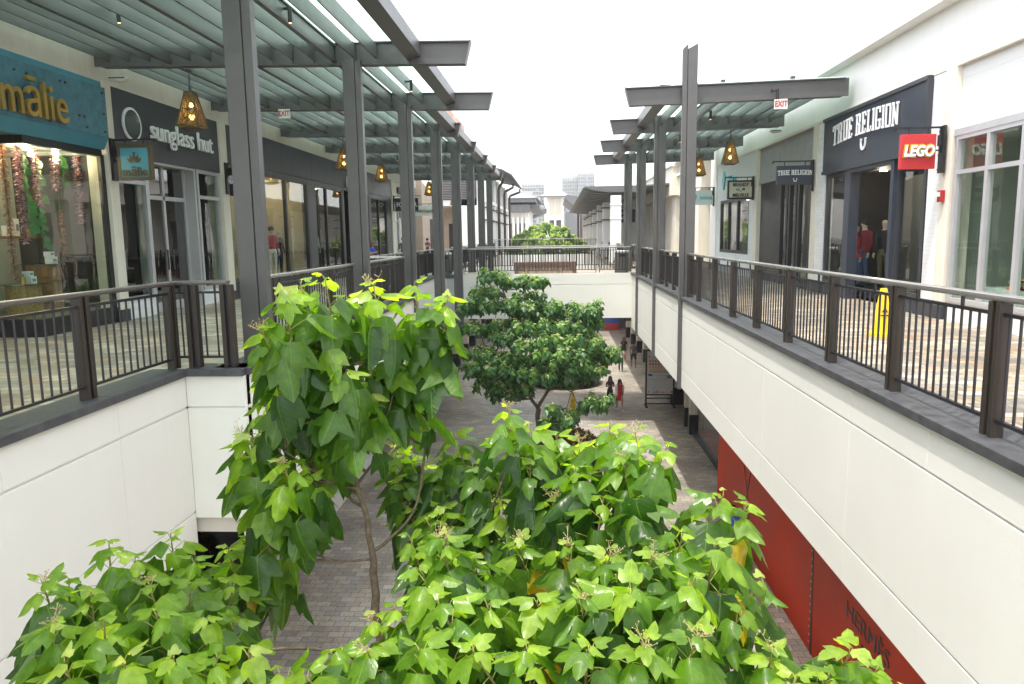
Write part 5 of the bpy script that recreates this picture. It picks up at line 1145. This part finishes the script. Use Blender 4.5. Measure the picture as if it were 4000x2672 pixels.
person('woman in a bright blue top and shorts behind the second left post', (-7.5, 30.2, DZ), 75, 1.62, 'cobalt', 'navy', sleeve='short', legs='short', hair='hair_brown', hairlen=.14, arms='phone')
person('man in a grey t-shirt looking down at his phone on the left walkway', (-7.85, 38.2, DZ), 8, 1.76, 'grey', 'denim', sleeve='short', skin='skin_tan', hair='hair_black', arms='phone')
person('partly hidden person at the edge of the tan stone corner', (-8.62, 50.0, DZ), 60, 1.68, 'plum', 'black', sleeve='short', hair='hair_black', arms='phone')
G_ = 'mannequins in the shop windows'
def manne(label, loc, rot, h, top, bottom, **k): return figure('mannequin', label, 'mannequin', loc, rot, h, 'cloth_'+top, 'cloth_'+bottom, group=G_, skin='manne', shoes='cloth_black', **k)
manne('mannequin in a maroon bomber jacket and black beanie, left of the pair', (8.3, 20.7, .1), -72, 1.84, 'maroon', 'denim', sleeve='long', extra='jacket', hair='cloth_black')
manne('mannequin in a dark hooded jacket and patterned trousers, right of the pair', (8.6, 20.15, .1), -55, 1.84, 'black', 'olive', sleeve='long', extra='jacket')
manne('mannequin in a red jacket behind the narrow glass of the jeans shop', (8.2, 20.95, .0), -70, 1.8, 'red', 'denim', sleeve='long', extra='jacket', skirt_len=0)
manne('mannequin in a pink sleeveless top in the black framed window', (7.95, 31.3, .6), -60, 1.6, 'pink', 'grey', sleeve='none', arms='hip')
manne('mannequin in a pale blue shirt in the black framed window', (7.85, 30.2, .6), -70, 1.62, 'sky', 'black', sleeve='long')
manne('mannequin in a white top behind the narrow glass doors', (8.4, 24.1, DZ), -60, 1.65, 'white', 'denim', sleeve='none')
manne('mannequin in a navy sweater at the right end of the narrow glass doors', (8.4, 23.0, DZ), -60, 1.7, 'navy', 'black', sleeve='long')
for (x, y, rt_, h, tp, bt, ex, l) in [(-10.3, 22.3, 60, 1.7, 'teal', 'white', None, 'mannequin in teal and white left of the nearest left post'), (-10.3, 24.6, 70, 1.65, 'cobalt', 'teal', 'jacket', 'mannequin in a blue jacket at the left of the wide clothes window'), (-10.2, 26.4, 50, 1.85, 'red', 'white', None, 'mannequin in a red top with white trousers in the wide clothes window'), (-10.5, 25.5, 90, 1.8, 'grey', 'grey', 'jacket', 'mannequin in a long grey coat behind the window mullion'), (-10.3, 27.3, 60, 1.75, 'black', 'black', None, 'mannequin all in black at the right of the first clothes window'),
                         (-10.2, 29.9, 60, 1.95, 'maroon', 'denim', None, 'mannequin in a maroon top and jeans in the second clothes window'), (-10.3, 31.5, 60, 1.8, 'cream', 'teal', None, 'mannequin in cream in the second clothes window'), (-10.3, 39.0, 60, 1.75, 'navy', 'yellow', None, 'mannequin in navy in the far clothes window')]:
    manne(l, (x, y, .25), rt_, h, tp, bt, sleeve='long', extra=ex, hair='hair_black' if tp in ('red', 'cobalt') else None)

# ================================================================ trees
ROW = [(0, 0, 0), (.10, .30, -.055), (.22, .45, .12), (.35, .66, .50), (.47, .27, .46), (.62, .25, .62), (.80, .17, .81), (1.0, 0, 1.0)]
TV = [(0, r[0]) for r in ROW]
def _i(k, side, which): return 8+(k-1)*4+(0 if side > 0 else 2)+which
for k in range(1, 7):
    mv, ex, ev_ = ROW[k]
    for s in (1, -1): TV += [(s*ex*.52, (mv+ev_)/2), (s*ex, ev_)]
TF = []
for s in (1, -1):
    f_ = [(0, _i(1, s, 0), 1), (0, _i(1, s, 1), _i(1, s, 0))]
    for k in range(1, 6): f_ += [(k, _i(k, s, 0), _i(k+1, s, 0), k+1), (_i(k, s, 0), _i(k, s, 1), _i(k+1, s, 1), _i(k+1, s, 0))]
    f_ += [(6, _i(6, s, 0), 7), (_i(6, s, 0), _i(6, s, 1), 7)]
    TF += f_ if s > 0 else [tuple(reversed(q)) for q in f_]
TVn = np.array(TV, float)
class Foliage:
    def __init__(s, seed): s.L = []; s.g = random.Random(seed); s.st = MB(); s.fl = MB()
    def leaf(s, p, d, n, L, fold, curl, tone, lobe=1.0): s.L.append((tuple(p), tuple(d), tuple(n), L, fold, curl, tone, lobe))
    def build(s, name, m, parent):
        g = np.random.RandomState(7); A = len(s.L); nv = len(TV)
        P_ = np.array([q[0] for q in s.L]); D = np.array([q[1] for q in s.L]); N_ = np.array([q[2] for q in s.L]); Ls = np.array([q[3] for q in s.L]); fo = np.array([q[4] for q in s.L]); cu = np.array([q[5] for q in s.L]); to = np.array([q[6] for q in s.L]); lo = np.array([q[7] for q in s.L])
        D /= np.linalg.norm(D, axis=1)[:, None]; N_ -= D*(N_*D).sum(1)[:, None]; N_ /= np.linalg.norm(N_, axis=1)[:, None]+1e-9; S = np.cross(D, N_)
        x = TVn[None, :, 0]*.92*np.where(np.abs(TVn[None, :, 0]) > .55, lo[:, None], 1)*np.ones((A, 1)); y = TVn[None, :, 1]*np.ones((A, 1))
        tw = g.uniform(-.6, .6, (A, 1)); ph = g.uniform(0, 6.28, (A, 1))
        z = -fo[:, None]*np.abs(x)-cu[:, None]*y*y+.03*np.sin(y*17+ph)*np.abs(x)*2.2+.02*np.sin(y*7+ph*3)+tw*x*y+.01*np.sin(x*9+ph*2)
        x = x*np.cos(fo[:, None]*.6)
        # asymmetric sweep of the tip
        x = x+g.uniform(-.12, .12, (A, 1))*y*y
        W = P_[:, None, :]+(S[:, None, :]*x[:, :, None]+D[:, None, :]*y[:, :, None]+N_[:, None, :]*z[:, :, None])*Ls[:, None, None]
        V_ = W.reshape(-1, 3); nf = len(TF); faces = []
        tri = [f for f in TF if len(f) == 3]; quad = [f for f in TF if len(f) == 4]
        off = (np.arange(A)*nv)[:, None, None]
        loops = np.concatenate([(np.array(tri)[None]+off).reshape(-1), (np.array(quad)[None]+off).reshape(-1)])
        nt_, nq = A*len(tri), A*len(quad)
        ls = np.concatenate([np.arange(nt_)*3, nt_*3+np.arange(nq)*4]); lt_ = np.concatenate([np.full(nt_, 3), np.full(nq, 4)])
        me = bpy.data.meshes.new(name); me.vertices.add(len(V_)); me.vertices.foreach_set('co', V_.ravel()); me.loops.add(len(loops)); me.loops.foreach_set('vertex_index', loops.astype(np.int32))
        me.polygons.add(nt_+nq); me.polygons.foreach_set('loop_start', ls.astype(np.int32)); me.polygons.foreach_set('loop_total', lt_.astype(np.int32)); me.polygons.foreach_set('use_smooth', np.ones(nt_+nq, bool))
        uv = me.uv_layers.new(name='UVMap'); base = np.tile(TVn, (A, 1)); uv.data.foreach_set('uv', base[loops].ravel())
        at = me.attributes.new('tone', 'FLOAT', 'POINT'); at.data.foreach_set('value', np.repeat(to, nv).astype(np.float32))
        me.update(calc_edges=True); me.validate(); me.materials.append(MATS[m]); o = bpy.data.objects.new(name, me); col.objects.link(o); attach(o, parent); return o
def shoot(F, tip, lean, n=15, sc_=1.0, tone=0., stem=True, spread=1.0, flower=.3, stalk=.36, small=1.0):
    g = F.g; tip = Vector(tip); Dv = Vector(lean).normalized(); x = Dv.orthogonal().normalized(); y = Dv.cross(x); a0 = g.uniform(0, 6.28)
    for i in range(n):
        f = (i+g.uniform(-.3, .3))/(n-1); f = max(0, min(1, f)); a = a0+i*2.399+g.uniform(-.3, .3); o = x*math.cos(a)+y*math.sin(a)
        at = tip-Dv*(.01+stalk*f)*sc_; up = Vector((0, 0, 1))
        pl = (.03+.14*f**.8)*sc_*g.uniform(.7, 1.25)*spread
        pd = (o*(.45+.65*f)+up*(.8-.75*f)+Vector((g.uniform(-.15, .15),)*1+(g.uniform(-.15, .15), g.uniform(-.1, .1)))).normalized()
        base = at+pd*pl
        ld = (o*(.85-.6*f)+up*(.28-1.25*f**.75)+Vector((g.uniform(-.3, .3), g.uniform(-.3, .3), g.uniform(-.25, .15)))).normalized()
        nm = (up*(.75-.25*f)+o*(.35+.6*f)+Vector((g.uniform(-.25, .25), g.uniform(-.25, .25), 0)))
        Lf = (.085+.165*min(1, f*1.7))*sc_*g.uniform(.8, 1.2)*small
        tn = max(.0, min(.86, .76-.78*f+g.uniform(-.18, .2)+tone))
        if f > .7 and small == 1.0 and g.random() < .03: tn = g.uniform(.93, 1)
        F.leaf(base, ld, nm, Lf*g.choice((1, 1, 1, .78, 1.1)), g.uniform(.08, .95), g.uniform(-.05, .5), tn, g.uniform(.55, 1.15) if f > .2 else .7)
        if stem: F.st.tube([at, at+pd*pl*.6+Vector((0, 0, .004)), base], [.0028*sc_, .0022*sc_, .002*sc_], 4, 1)
    if stem: F.st.tube([tip-Dv*stalk*1.15*sc_, tip-Dv*stalk*.5*sc_, tip], [.0075*sc_, .006*sc_, .003*sc_], 6, 0)
    if flower and g.random() < flower:
        for k in range(5):
            a = g.uniform(0, 6.28); o = x*math.cos(a)+y*math.sin(a); p0 = tip-Dv*.02; p1 = p0+(Dv*g.uniform(.6, 1)+o*.7)*g.uniform(.05, .10)*sc_; F.fl.tube([p0, p1], [.0018*sc_, .0013*sc_], 4)
            for j in range(4):
                q = p0.lerp(p1, g.uniform(.4, 1)); e = q+Vector((g.uniform(-1, 1), g.uniform(-1, 1), g.uniform(0, 1))).normalized()*.03*sc_; F.fl.tube([q, e], .001*sc_, 3); F.fl.ball(e, .0035*sc_, 0, 5, 4)
def limb(F, pts, r0, r1, n=8, sub=4):
    pts = [Vector(p) for p in pts]; out = []
    for i in range(len(pts)-1):
        p0 = pts[max(i-1, 0)]; p1 = pts[i]; p2 = pts[i+1]; p3 = pts[min(i+2, len(pts)-1)]
        for k in range(sub):
            t = k/sub; out.append(.5*((2*p1)+(p2-p0)*t+(2*p0-5*p1+4*p2-p3)*t*t+(3*p1-p0-3*p2+p3)*t**3))
    out.append(pts[-1]); N_ = len(out); out = [p+Vector((F.g.uniform(-1, 1), F.g.uniform(-1, 1), 0))*r0*.25 for p in out]
    F.wood.tube(out, [r0+(r1-r0)*(i/(N_-1))**.8 for i in range(N_)], n); F.nodes += [(p, r0+(r1-r0)*(i/(N_-1))) for i, p in enumerate(out)]
def connect(F, q, r=.007, bend=.15):
    q = Vector(q); best = None
    for p, rr in F.nodes:
        dz = q.z-p.z; c = (p-q).length+(2*max(0, .12-dz) if dz < .12 else 0)
        if best is None or c < best[0]: best = (c, p, rr)
    p = best[1]; mid = p.lerp(q, .5)+Vector((0, 0, -bend*(q-p).length))
    F.wood.tube([p, mid, q], [max(r*1.8, min(best[2]*.7, r*3.2)), r*1.5, r], 6)
def tree(label, loc, limbs, tips, seed, leafm='leaf', **k):
    t = thing('kukui_tree', loc, label, 'tree', k.get('group')); F = Foliage(seed); F.wood = MB(); F.nodes = []
    for pts, r0, r1 in limbs: limb(F, pts, r0, r1)
    return t, F
def finish(t, F, m='leaf'):
    F.wood.build('trunk', 'bark', t, smooth=True)
    c = F.build('crown', m, t)
    if F.st.v: F.st.build('leaf_stalk', ['twig', 'petiole'], t)
    if F.fl.v: F.fl.build('blossom', 'petal', t)
T1=[(-1.42,4.5,1.31),(-1.62,4.3,1.24),(-1.61,4.6,1.28),(-1.17,4.7,1.26),(-0.96,5,1.24),(-0.71,4.9,1.15),(-1.72,4.2,1.03),(-1.39,4.9,1.16),(-0.88,5.1,1.03),(-1.39,4.5,1.03),(-1.63,4.7,0.89),(-1.23,4.8,0.9),(-1.03,5,0.87),(-0.78,4.9,0.89),(-1.75,4.4,0.75),(-1.32,4.4,0.77),(-1.09,4.8,0.7),(-0.92,5,0.6),(-1.69,4.8,0.58),(-1.92,4.4,0.36),(-1.84,4.5,0.5),(-1.58,4.8,0.4),(-1.19,4.6,0.54),(-1.64,4.2,0.12),(-2.02,4.5,0.22),(-1.52,4.3,0),(-1.87,4.4,-0.09),(-1.62,4.4,-0.21),(-1.88,4.8,0.25),(-1.43,4.6,0.3)]
T2=[(-0.31,4.7,0.47),(-0.75,5.2,0.17),(-0.47,5.3,0.09),(-0.19,4.8,0.32),(-0,5,0.23),(0.33,4.6,0.38),(0.47,4.4,0.39),(0.64,4.2,0.37),(0.15,4.8,0.22),(-0.86,5.1,0),(-0.53,4.9,0.02),(-0.17,4.6,0.16),(0.11,4.4,0.17),(0.4,4.3,0.26),(0.27,4.2,0.05),(-0.03,4.5,-0.06),(-0.38,4.8,-0.21),(-0.7,5,-0.22),(0.5,4.1,0.09),(-0.95,5.2,-0.26),(-1.03,5.3,-0.09),(-0.53,4.8,-0.36),(1.01,4.4,-0),(1.18,4.5,-0.08),(0.65,3.7,0.04),(0.79,3.6,0.02),(1.12,3.9,-0.31),(-0.63,3.7,0.01),(-0.71,3.6,-0.11),(-0.45,3.8,-0.18),(-0.23,4.2,-0.22),(0.05,4,-0.16),(0.28,3.7,-0.07),(0.47,3.5,-0),(0.63,3.3,-0.02),(0.34,3.2,-0.03),(0.12,3.3,-0.11),(-0.11,3.5,-0.24),(-0.34,3.4,-0.21),(-0.58,3.3,-0.14),(-0.84,3.5,-0.28),(-0.98,3.6,-0.4),(0.91,3.5,-0.29),(1.03,3.4,-0.42),(0.62,3.1,-0.18),(0.37,3,-0.17),(0.13,3,-0.2),(-0.14,3.1,-0.26),(-0.39,3.1,-0.27),(-0.63,3.1,-0.27),(-0.93,3.3,-0.4),(-1.14,3.4,-0.48),(1.54,3.7,-0.5),(1.66,3.7,-0.61),(1.34,3.5,-0.52),(1.73,3.6,-0.65),(1.12,3.3,-0.49),(-1.33,3.2,-0.47),(-1.2,3.2,-0.48)]
T3=[(-2.76,3.6,-0.22),(-2.75,3.8,-0.3),(-2.76,4.2,-0.25),(-2.54,4.1,-0.31),(-2.42,4.3,-0.24),(-2.22,4.2,-0.36),(-2.11,4.4,-0.36),(-2,4.6,-0.41),(-1.82,4.6,-0.44),(-2.56,3.7,-0.33),(-2.23,3.7,-0.28),(-2.04,3.8,-0.32),(-1.91,4,-0.42),(-2.5,3.3,-0.29),(-2.23,3.3,-0.26),(-1.96,3.3,-0.23),(-1.77,3.4,-0.31),(-1.71,3.6,-0.42),(-2.31,3.1,-0.37),(-2.03,3.1,-0.34),(-1.78,3.1,-0.34),(-1.62,3.2,-0.39),(-1.51,3.3,-0.41)]
MID=[(-2.28,27,0.45),(-1.59,27.3,0.03),(-2.6,26.8,-0.32),(-1.8,26.6,-0.71),(-0.95,27.2,-0.37),(-3.01,26.8,-0.87),(-1.19,27,-1.07),(-0.39,27.2,-0.77),(0.24,27,-1),(1.04,27.2,-0.79),(0.55,26.8,-1.46),(1.18,26.8,-1.31),(-2.76,26.6,-1.57),(-1.94,26.2,-1.61),(-1,26,-1.51),(-0.23,26.2,-1.46),(-2.74,26.3,-2.24),(-2.23,25.8,-2.33),(-1.3,25.6,-2.15),(-0.46,25.6,-1.93),(0.38,25.8,-2.04),(1.16,26.2,-2.02),(1.73,26.8,-2.35),(-2.87,26.6,-2.93),(-1.95,26,-3.15),(-1.14,25.4,-2.81),(-0.38,25.4,-2.66),(0.52,25.5,-2.61),(1.38,26,-2.85),(-2.3,26.3,-3.76),(-1.56,25.8,-3.59),(-0.7,25.6,-3.47),(0.14,25.6,-3.32),(0.99,25.8,-3.36),(-2,26.5,-4.05),(-1.19,26.2,-3.91),(-1.87,27.6,-1.45),(-0.57,28,-1.34),(0.41,28,-2.68),(-1.42,28,-3.01),(-2.59,27.8,-3.65),(1.39,27.8,-2.66),(0.07,27.8,-3.49),(-0.86,27.2,0.03),(0.7,26.5,-3.17),(-0.09,25.2,-4.24),(0.36,25.1,-4.45),(0.13,25.2,-4.86),(-0.32,25.3,-4.5),(1.12,25.4,-3.9),(1.5,25.4,-4.21),(1.74,25.6,-3.95),(0.97,25.5,-4.31),(0.5,25,-4.66)]
FAR=[(-0.95,70,2.41),(-2.14,69,2.1),(0.46,69,2.06),(-3.15,69,1.44),(1.48,70,1.25),(-1.5,67,1.42),(-0.14,67,1.29),(-0.91,66,0.84),(-2.29,67,0.66),(0.83,67,0.61),(-3.41,70,0.63),(2.11,71,0.74),(2.32,71,0.13),(-3.88,71,0.21),(-0.93,67,0.06),(-2.37,69,-0.17),(0.45,69,-0.21)]
gg = random.Random(21)
T2 += [(-1.16,5,-0.13),(-1.05,4.9,-0.28),(-0.88,4.7,-0.29),(-0.82,4.8,-0.24),(-1.08,5.2,-0.06),(-0.84,5.1,-0.13),(-0.95,4.5,-0.33),(-1.19,5.2,-0.03),(-0.72,4.5,-0.33),(-1.22,5.3,0.04)]
T1 = [p for p in T1 if p[2] > -.1]
T2 = [(x, y, z-(.09 if x > 1.3 else 0)) for x, y, z in T2]
MID = [(x, y, z+gg.uniform(-.16, .16)) for x, y, z in MID]+[(x+gg.uniform(-.35, .35), y+gg.uniform(-.7, .5), z-gg.uniform(.22, .42)) for x, y, z in MID if -3.2 < z < 0 and gg.random() < .5]
def near_tree(label, base, limbs, tips, seed, cx, cy, tone=0, n=14, flower=.3):
    t, F = tree(label, base, limbs, tips, seed)
    for (x, y, z) in tips:
        lean = Vector(((x-cx)*.35+gg.uniform(-.25, .25), (y-cy)*.35+gg.uniform(-.25, .25), 1)); tip = Vector((x, y, z+(.06 if seed == 11 else .03)+(.1 if seed == 11 and z < .25 else 0))); shoot(F, tip, lean, n=n+gg.randint(-2, 3), sc_=gg.uniform(.9, 1.1), tone=tone+gg.uniform(-.08, .08), flower=flower)
        connect(F, tip-lean.normalized()*.4)
    finish(t, F); return t
near_tree('tall leafy tree branch rising left of centre in the foreground', (-1.0, 5.4, GZ),
    [([(-1.0, 5.4, GZ), (-1.12, 5.0, -3), (-1.2, 4.62, -1.2), (-1.21, 4.6, -.67), (-1.23, 4.6, -.42), (-1.29, 4.6, -.05), (-1.34, 4.6, .33), (-1.36, 4.6, .9)], .045, .009), ([(-1.23, 4.6, -.46), (-1.1, 4.72, -.38), (-.96, 4.85, -.2), (-.9, 4.95, .3), (-.9, 5, .7)], .013, .006), ([(-1.28, 4.6, -.02), (-1.45, 4.5, .06), (-1.7, 4.4, .3)], .011, .005), ([(-1.3, 4.6, .02), (-1.18, 4.65, .2), (-1.08, 4.8, .6)], .012, .005), ([(-1.22, 4.6, -.5), (-1.45, 4.4, -.42), (-1.7, 4.3, -.2)], .01, .005)],
    T1, 11, -1.35, 4.7, tone=-.08, n=12)
near_tree('broad bright green tree crown filling the bottom centre and right', (.6, 4.6, GZ),
    [([(.6, 4.6, GZ), (.5, 4.4, -3.5), (.3, 4.2, -1.7)], .07, .045), ([(.3, 4.2, -1.7), (-.1, 4.4, -1.1), (-.4, 4.8, -.6), (-.6, 5.0, -.35)], .03, .009), ([(.3, 4.2, -1.7), (.3, 4.3, -1.0), (.33, 4.35, -.3)], .03, .01), ([(.3, 4.2, -1.7), (.7, 3.9, -1.1), (1.05, 4.0, -.6)], .028, .009), ([(.3, 4.2, -1.7), (.1, 3.7, -1.1), (0, 3.5, -.7)], .026, .009), ([(.1, 3.7, -1.15), (-.4, 3.5, -.9), (-.8, 3.5, -.68), (-1.2, 3.6, -.56), (-1.65, 3.6, -.57)], .022, .008), ([(.7, 3.9, -1.1), (1.2, 3.6, -1.0), (1.6, 3.65, -.95)], .02, .008), ([(.1, 3.7, -1.1), (.5, 3.3, -.8)], .018, .008)],
    T2, 12, .2, 4.2, tone=-.15, n=15)
near_tree('pale green tree crown in the bottom left corner', (-2.2, 4.0, GZ),
    [([(-2.2, 4.0, GZ), (-2.25, 3.9, -3), (-2.15, 3.8, -1.2)], .055, .03), ([(-2.15, 3.8, -1.2), (-2.45, 3.8, -.9), (-2.65, 3.8, -.7)], .018, .008), ([(-2.15, 3.8, -1.2), (-2.3, 4.1, -.8)], .018, .008), ([(-2.15, 3.8, -1.2), (-1.95, 4.2, -.85)], .018, .008), ([(-2.15, 3.8, -1.2), (-2.05, 3.4, -.8)], .018, .008), ([(-2.15, 3.8, -1.2), (-1.7, 3.5, -.8)], .018, .008)],
    T3, 13, -2.1, 3.8, tone=-.10, n=15)
# middle tree
t, F = tree('dark green tree growing from the lower street in front of the footbridge', (-.62, 26.6, GZ),
    [([(-.62, 26.6, GZ), (-.66, 26.5, -5.44), (-.7, 26.5, -4.55)], .12, .085), ([(-.7, 26.5, -4.6), (-1.0, 26.5, -4.05), (-1.3, 26.6, -2.5), (-1.7, 26.9, -1.0), (-2.0, 27, -.2)], .075, .03), ([(-.7, 26.5, -4.6), (-.3, 26.5, -3.95), (.3, 26.5, -2.9), (.8, 26.7, -1.8)], .07, .03), ([(-1.2, 26.6, -3.0), (-2.0, 26.5, -2.6), (-2.6, 26.5, -2.3)], .04, .02), ([(-.3, 26.5, -3.95), (.1, 26.0, -3.8), (.5, 25.7, -3.85), (.7, 25.5, -4.2), (.95, 25.5, -4.25)], .03, .012), ([(.5, 25.7, -3.9), (.35, 25.3, -4.35)], .02, .01)], MID, 14)
for i, (x, y, z) in enumerate(MID):
    low = z < -3.8 and y < 25.7
    z += .28 if (z < -3.2 and not low) else .08
    for k in range(14 if not low else 6):
        r_ = .52 if not low else .22; tip = Vector((x+gg.uniform(-r_, r_), y+gg.uniform(-r_, r_), z+gg.uniform(-.22, .05))); shoot(F, tip, (gg.uniform(-.6, .6), gg.uniform(-.6, .6), 1), n=11, sc_=.84, tone=-.06+gg.uniform(-.12, .22), stem=False, flower=.5 if k == 0 else 0, spread=1.2, stalk=.3, small=1.05)
    connect(F, (x, y, z-.2), r=.014)
finish(t, F, 'leaf_mid')
# far tree
t, F = tree('round dense green tree beyond the farthest railing', (-.8, 69, GZ), [([(-.8, 69, GZ), (-.8, 69, -1.5)], .2, .15), ([(-.8, 69, -1.5), (-2, 69, 0)], .1, .05), ([(-.8, 69, -1.5), (.6, 69, 0)], .1, .05)], FAR, 15)
for i, (x, y, z) in enumerate(FAR):
    z += .45
    for k in range(20):
        a = gg.uniform(0, 6.28); e = gg.uniform(-.3, 1.2); r_ = .75; tip = Vector((x+r_*math.cos(a)*math.cos(e)*1.15, y+r_*math.sin(a)*math.cos(e), z-.5+r_*math.sin(e)*.7)); shoot(F, tip, (math.cos(a)*.8, math.sin(a)*.8, 1), n=10, sc_=1.7, small=1.01, tone=.02+gg.uniform(-.1, .12), stem=False, flower=0, stalk=.25)
    connect(F, (x, y, z-.6), r=.03)
finish(t, F, 'leaf_far')

# ================================================================ air
m_, N_, L_ = new('haze'); o_ = N_.new('ShaderNodeOutputMaterial'); v_ = N_.new('ShaderNodeVolumePrincipled'); v_.inputs['Color'].default_value = (.96, .98, 1, 1); v_.inputs['Density'].default_value = .0006; v_.inputs['Anisotropy'].default_value = .2; L_.new(v_.outputs[0], o_.inputs['Volume'])
hz = MB().box(-120, 120, -61, 460, GZ-1.3, 40).build('haze', 'haze'); hz['kind'] = 'stuff'
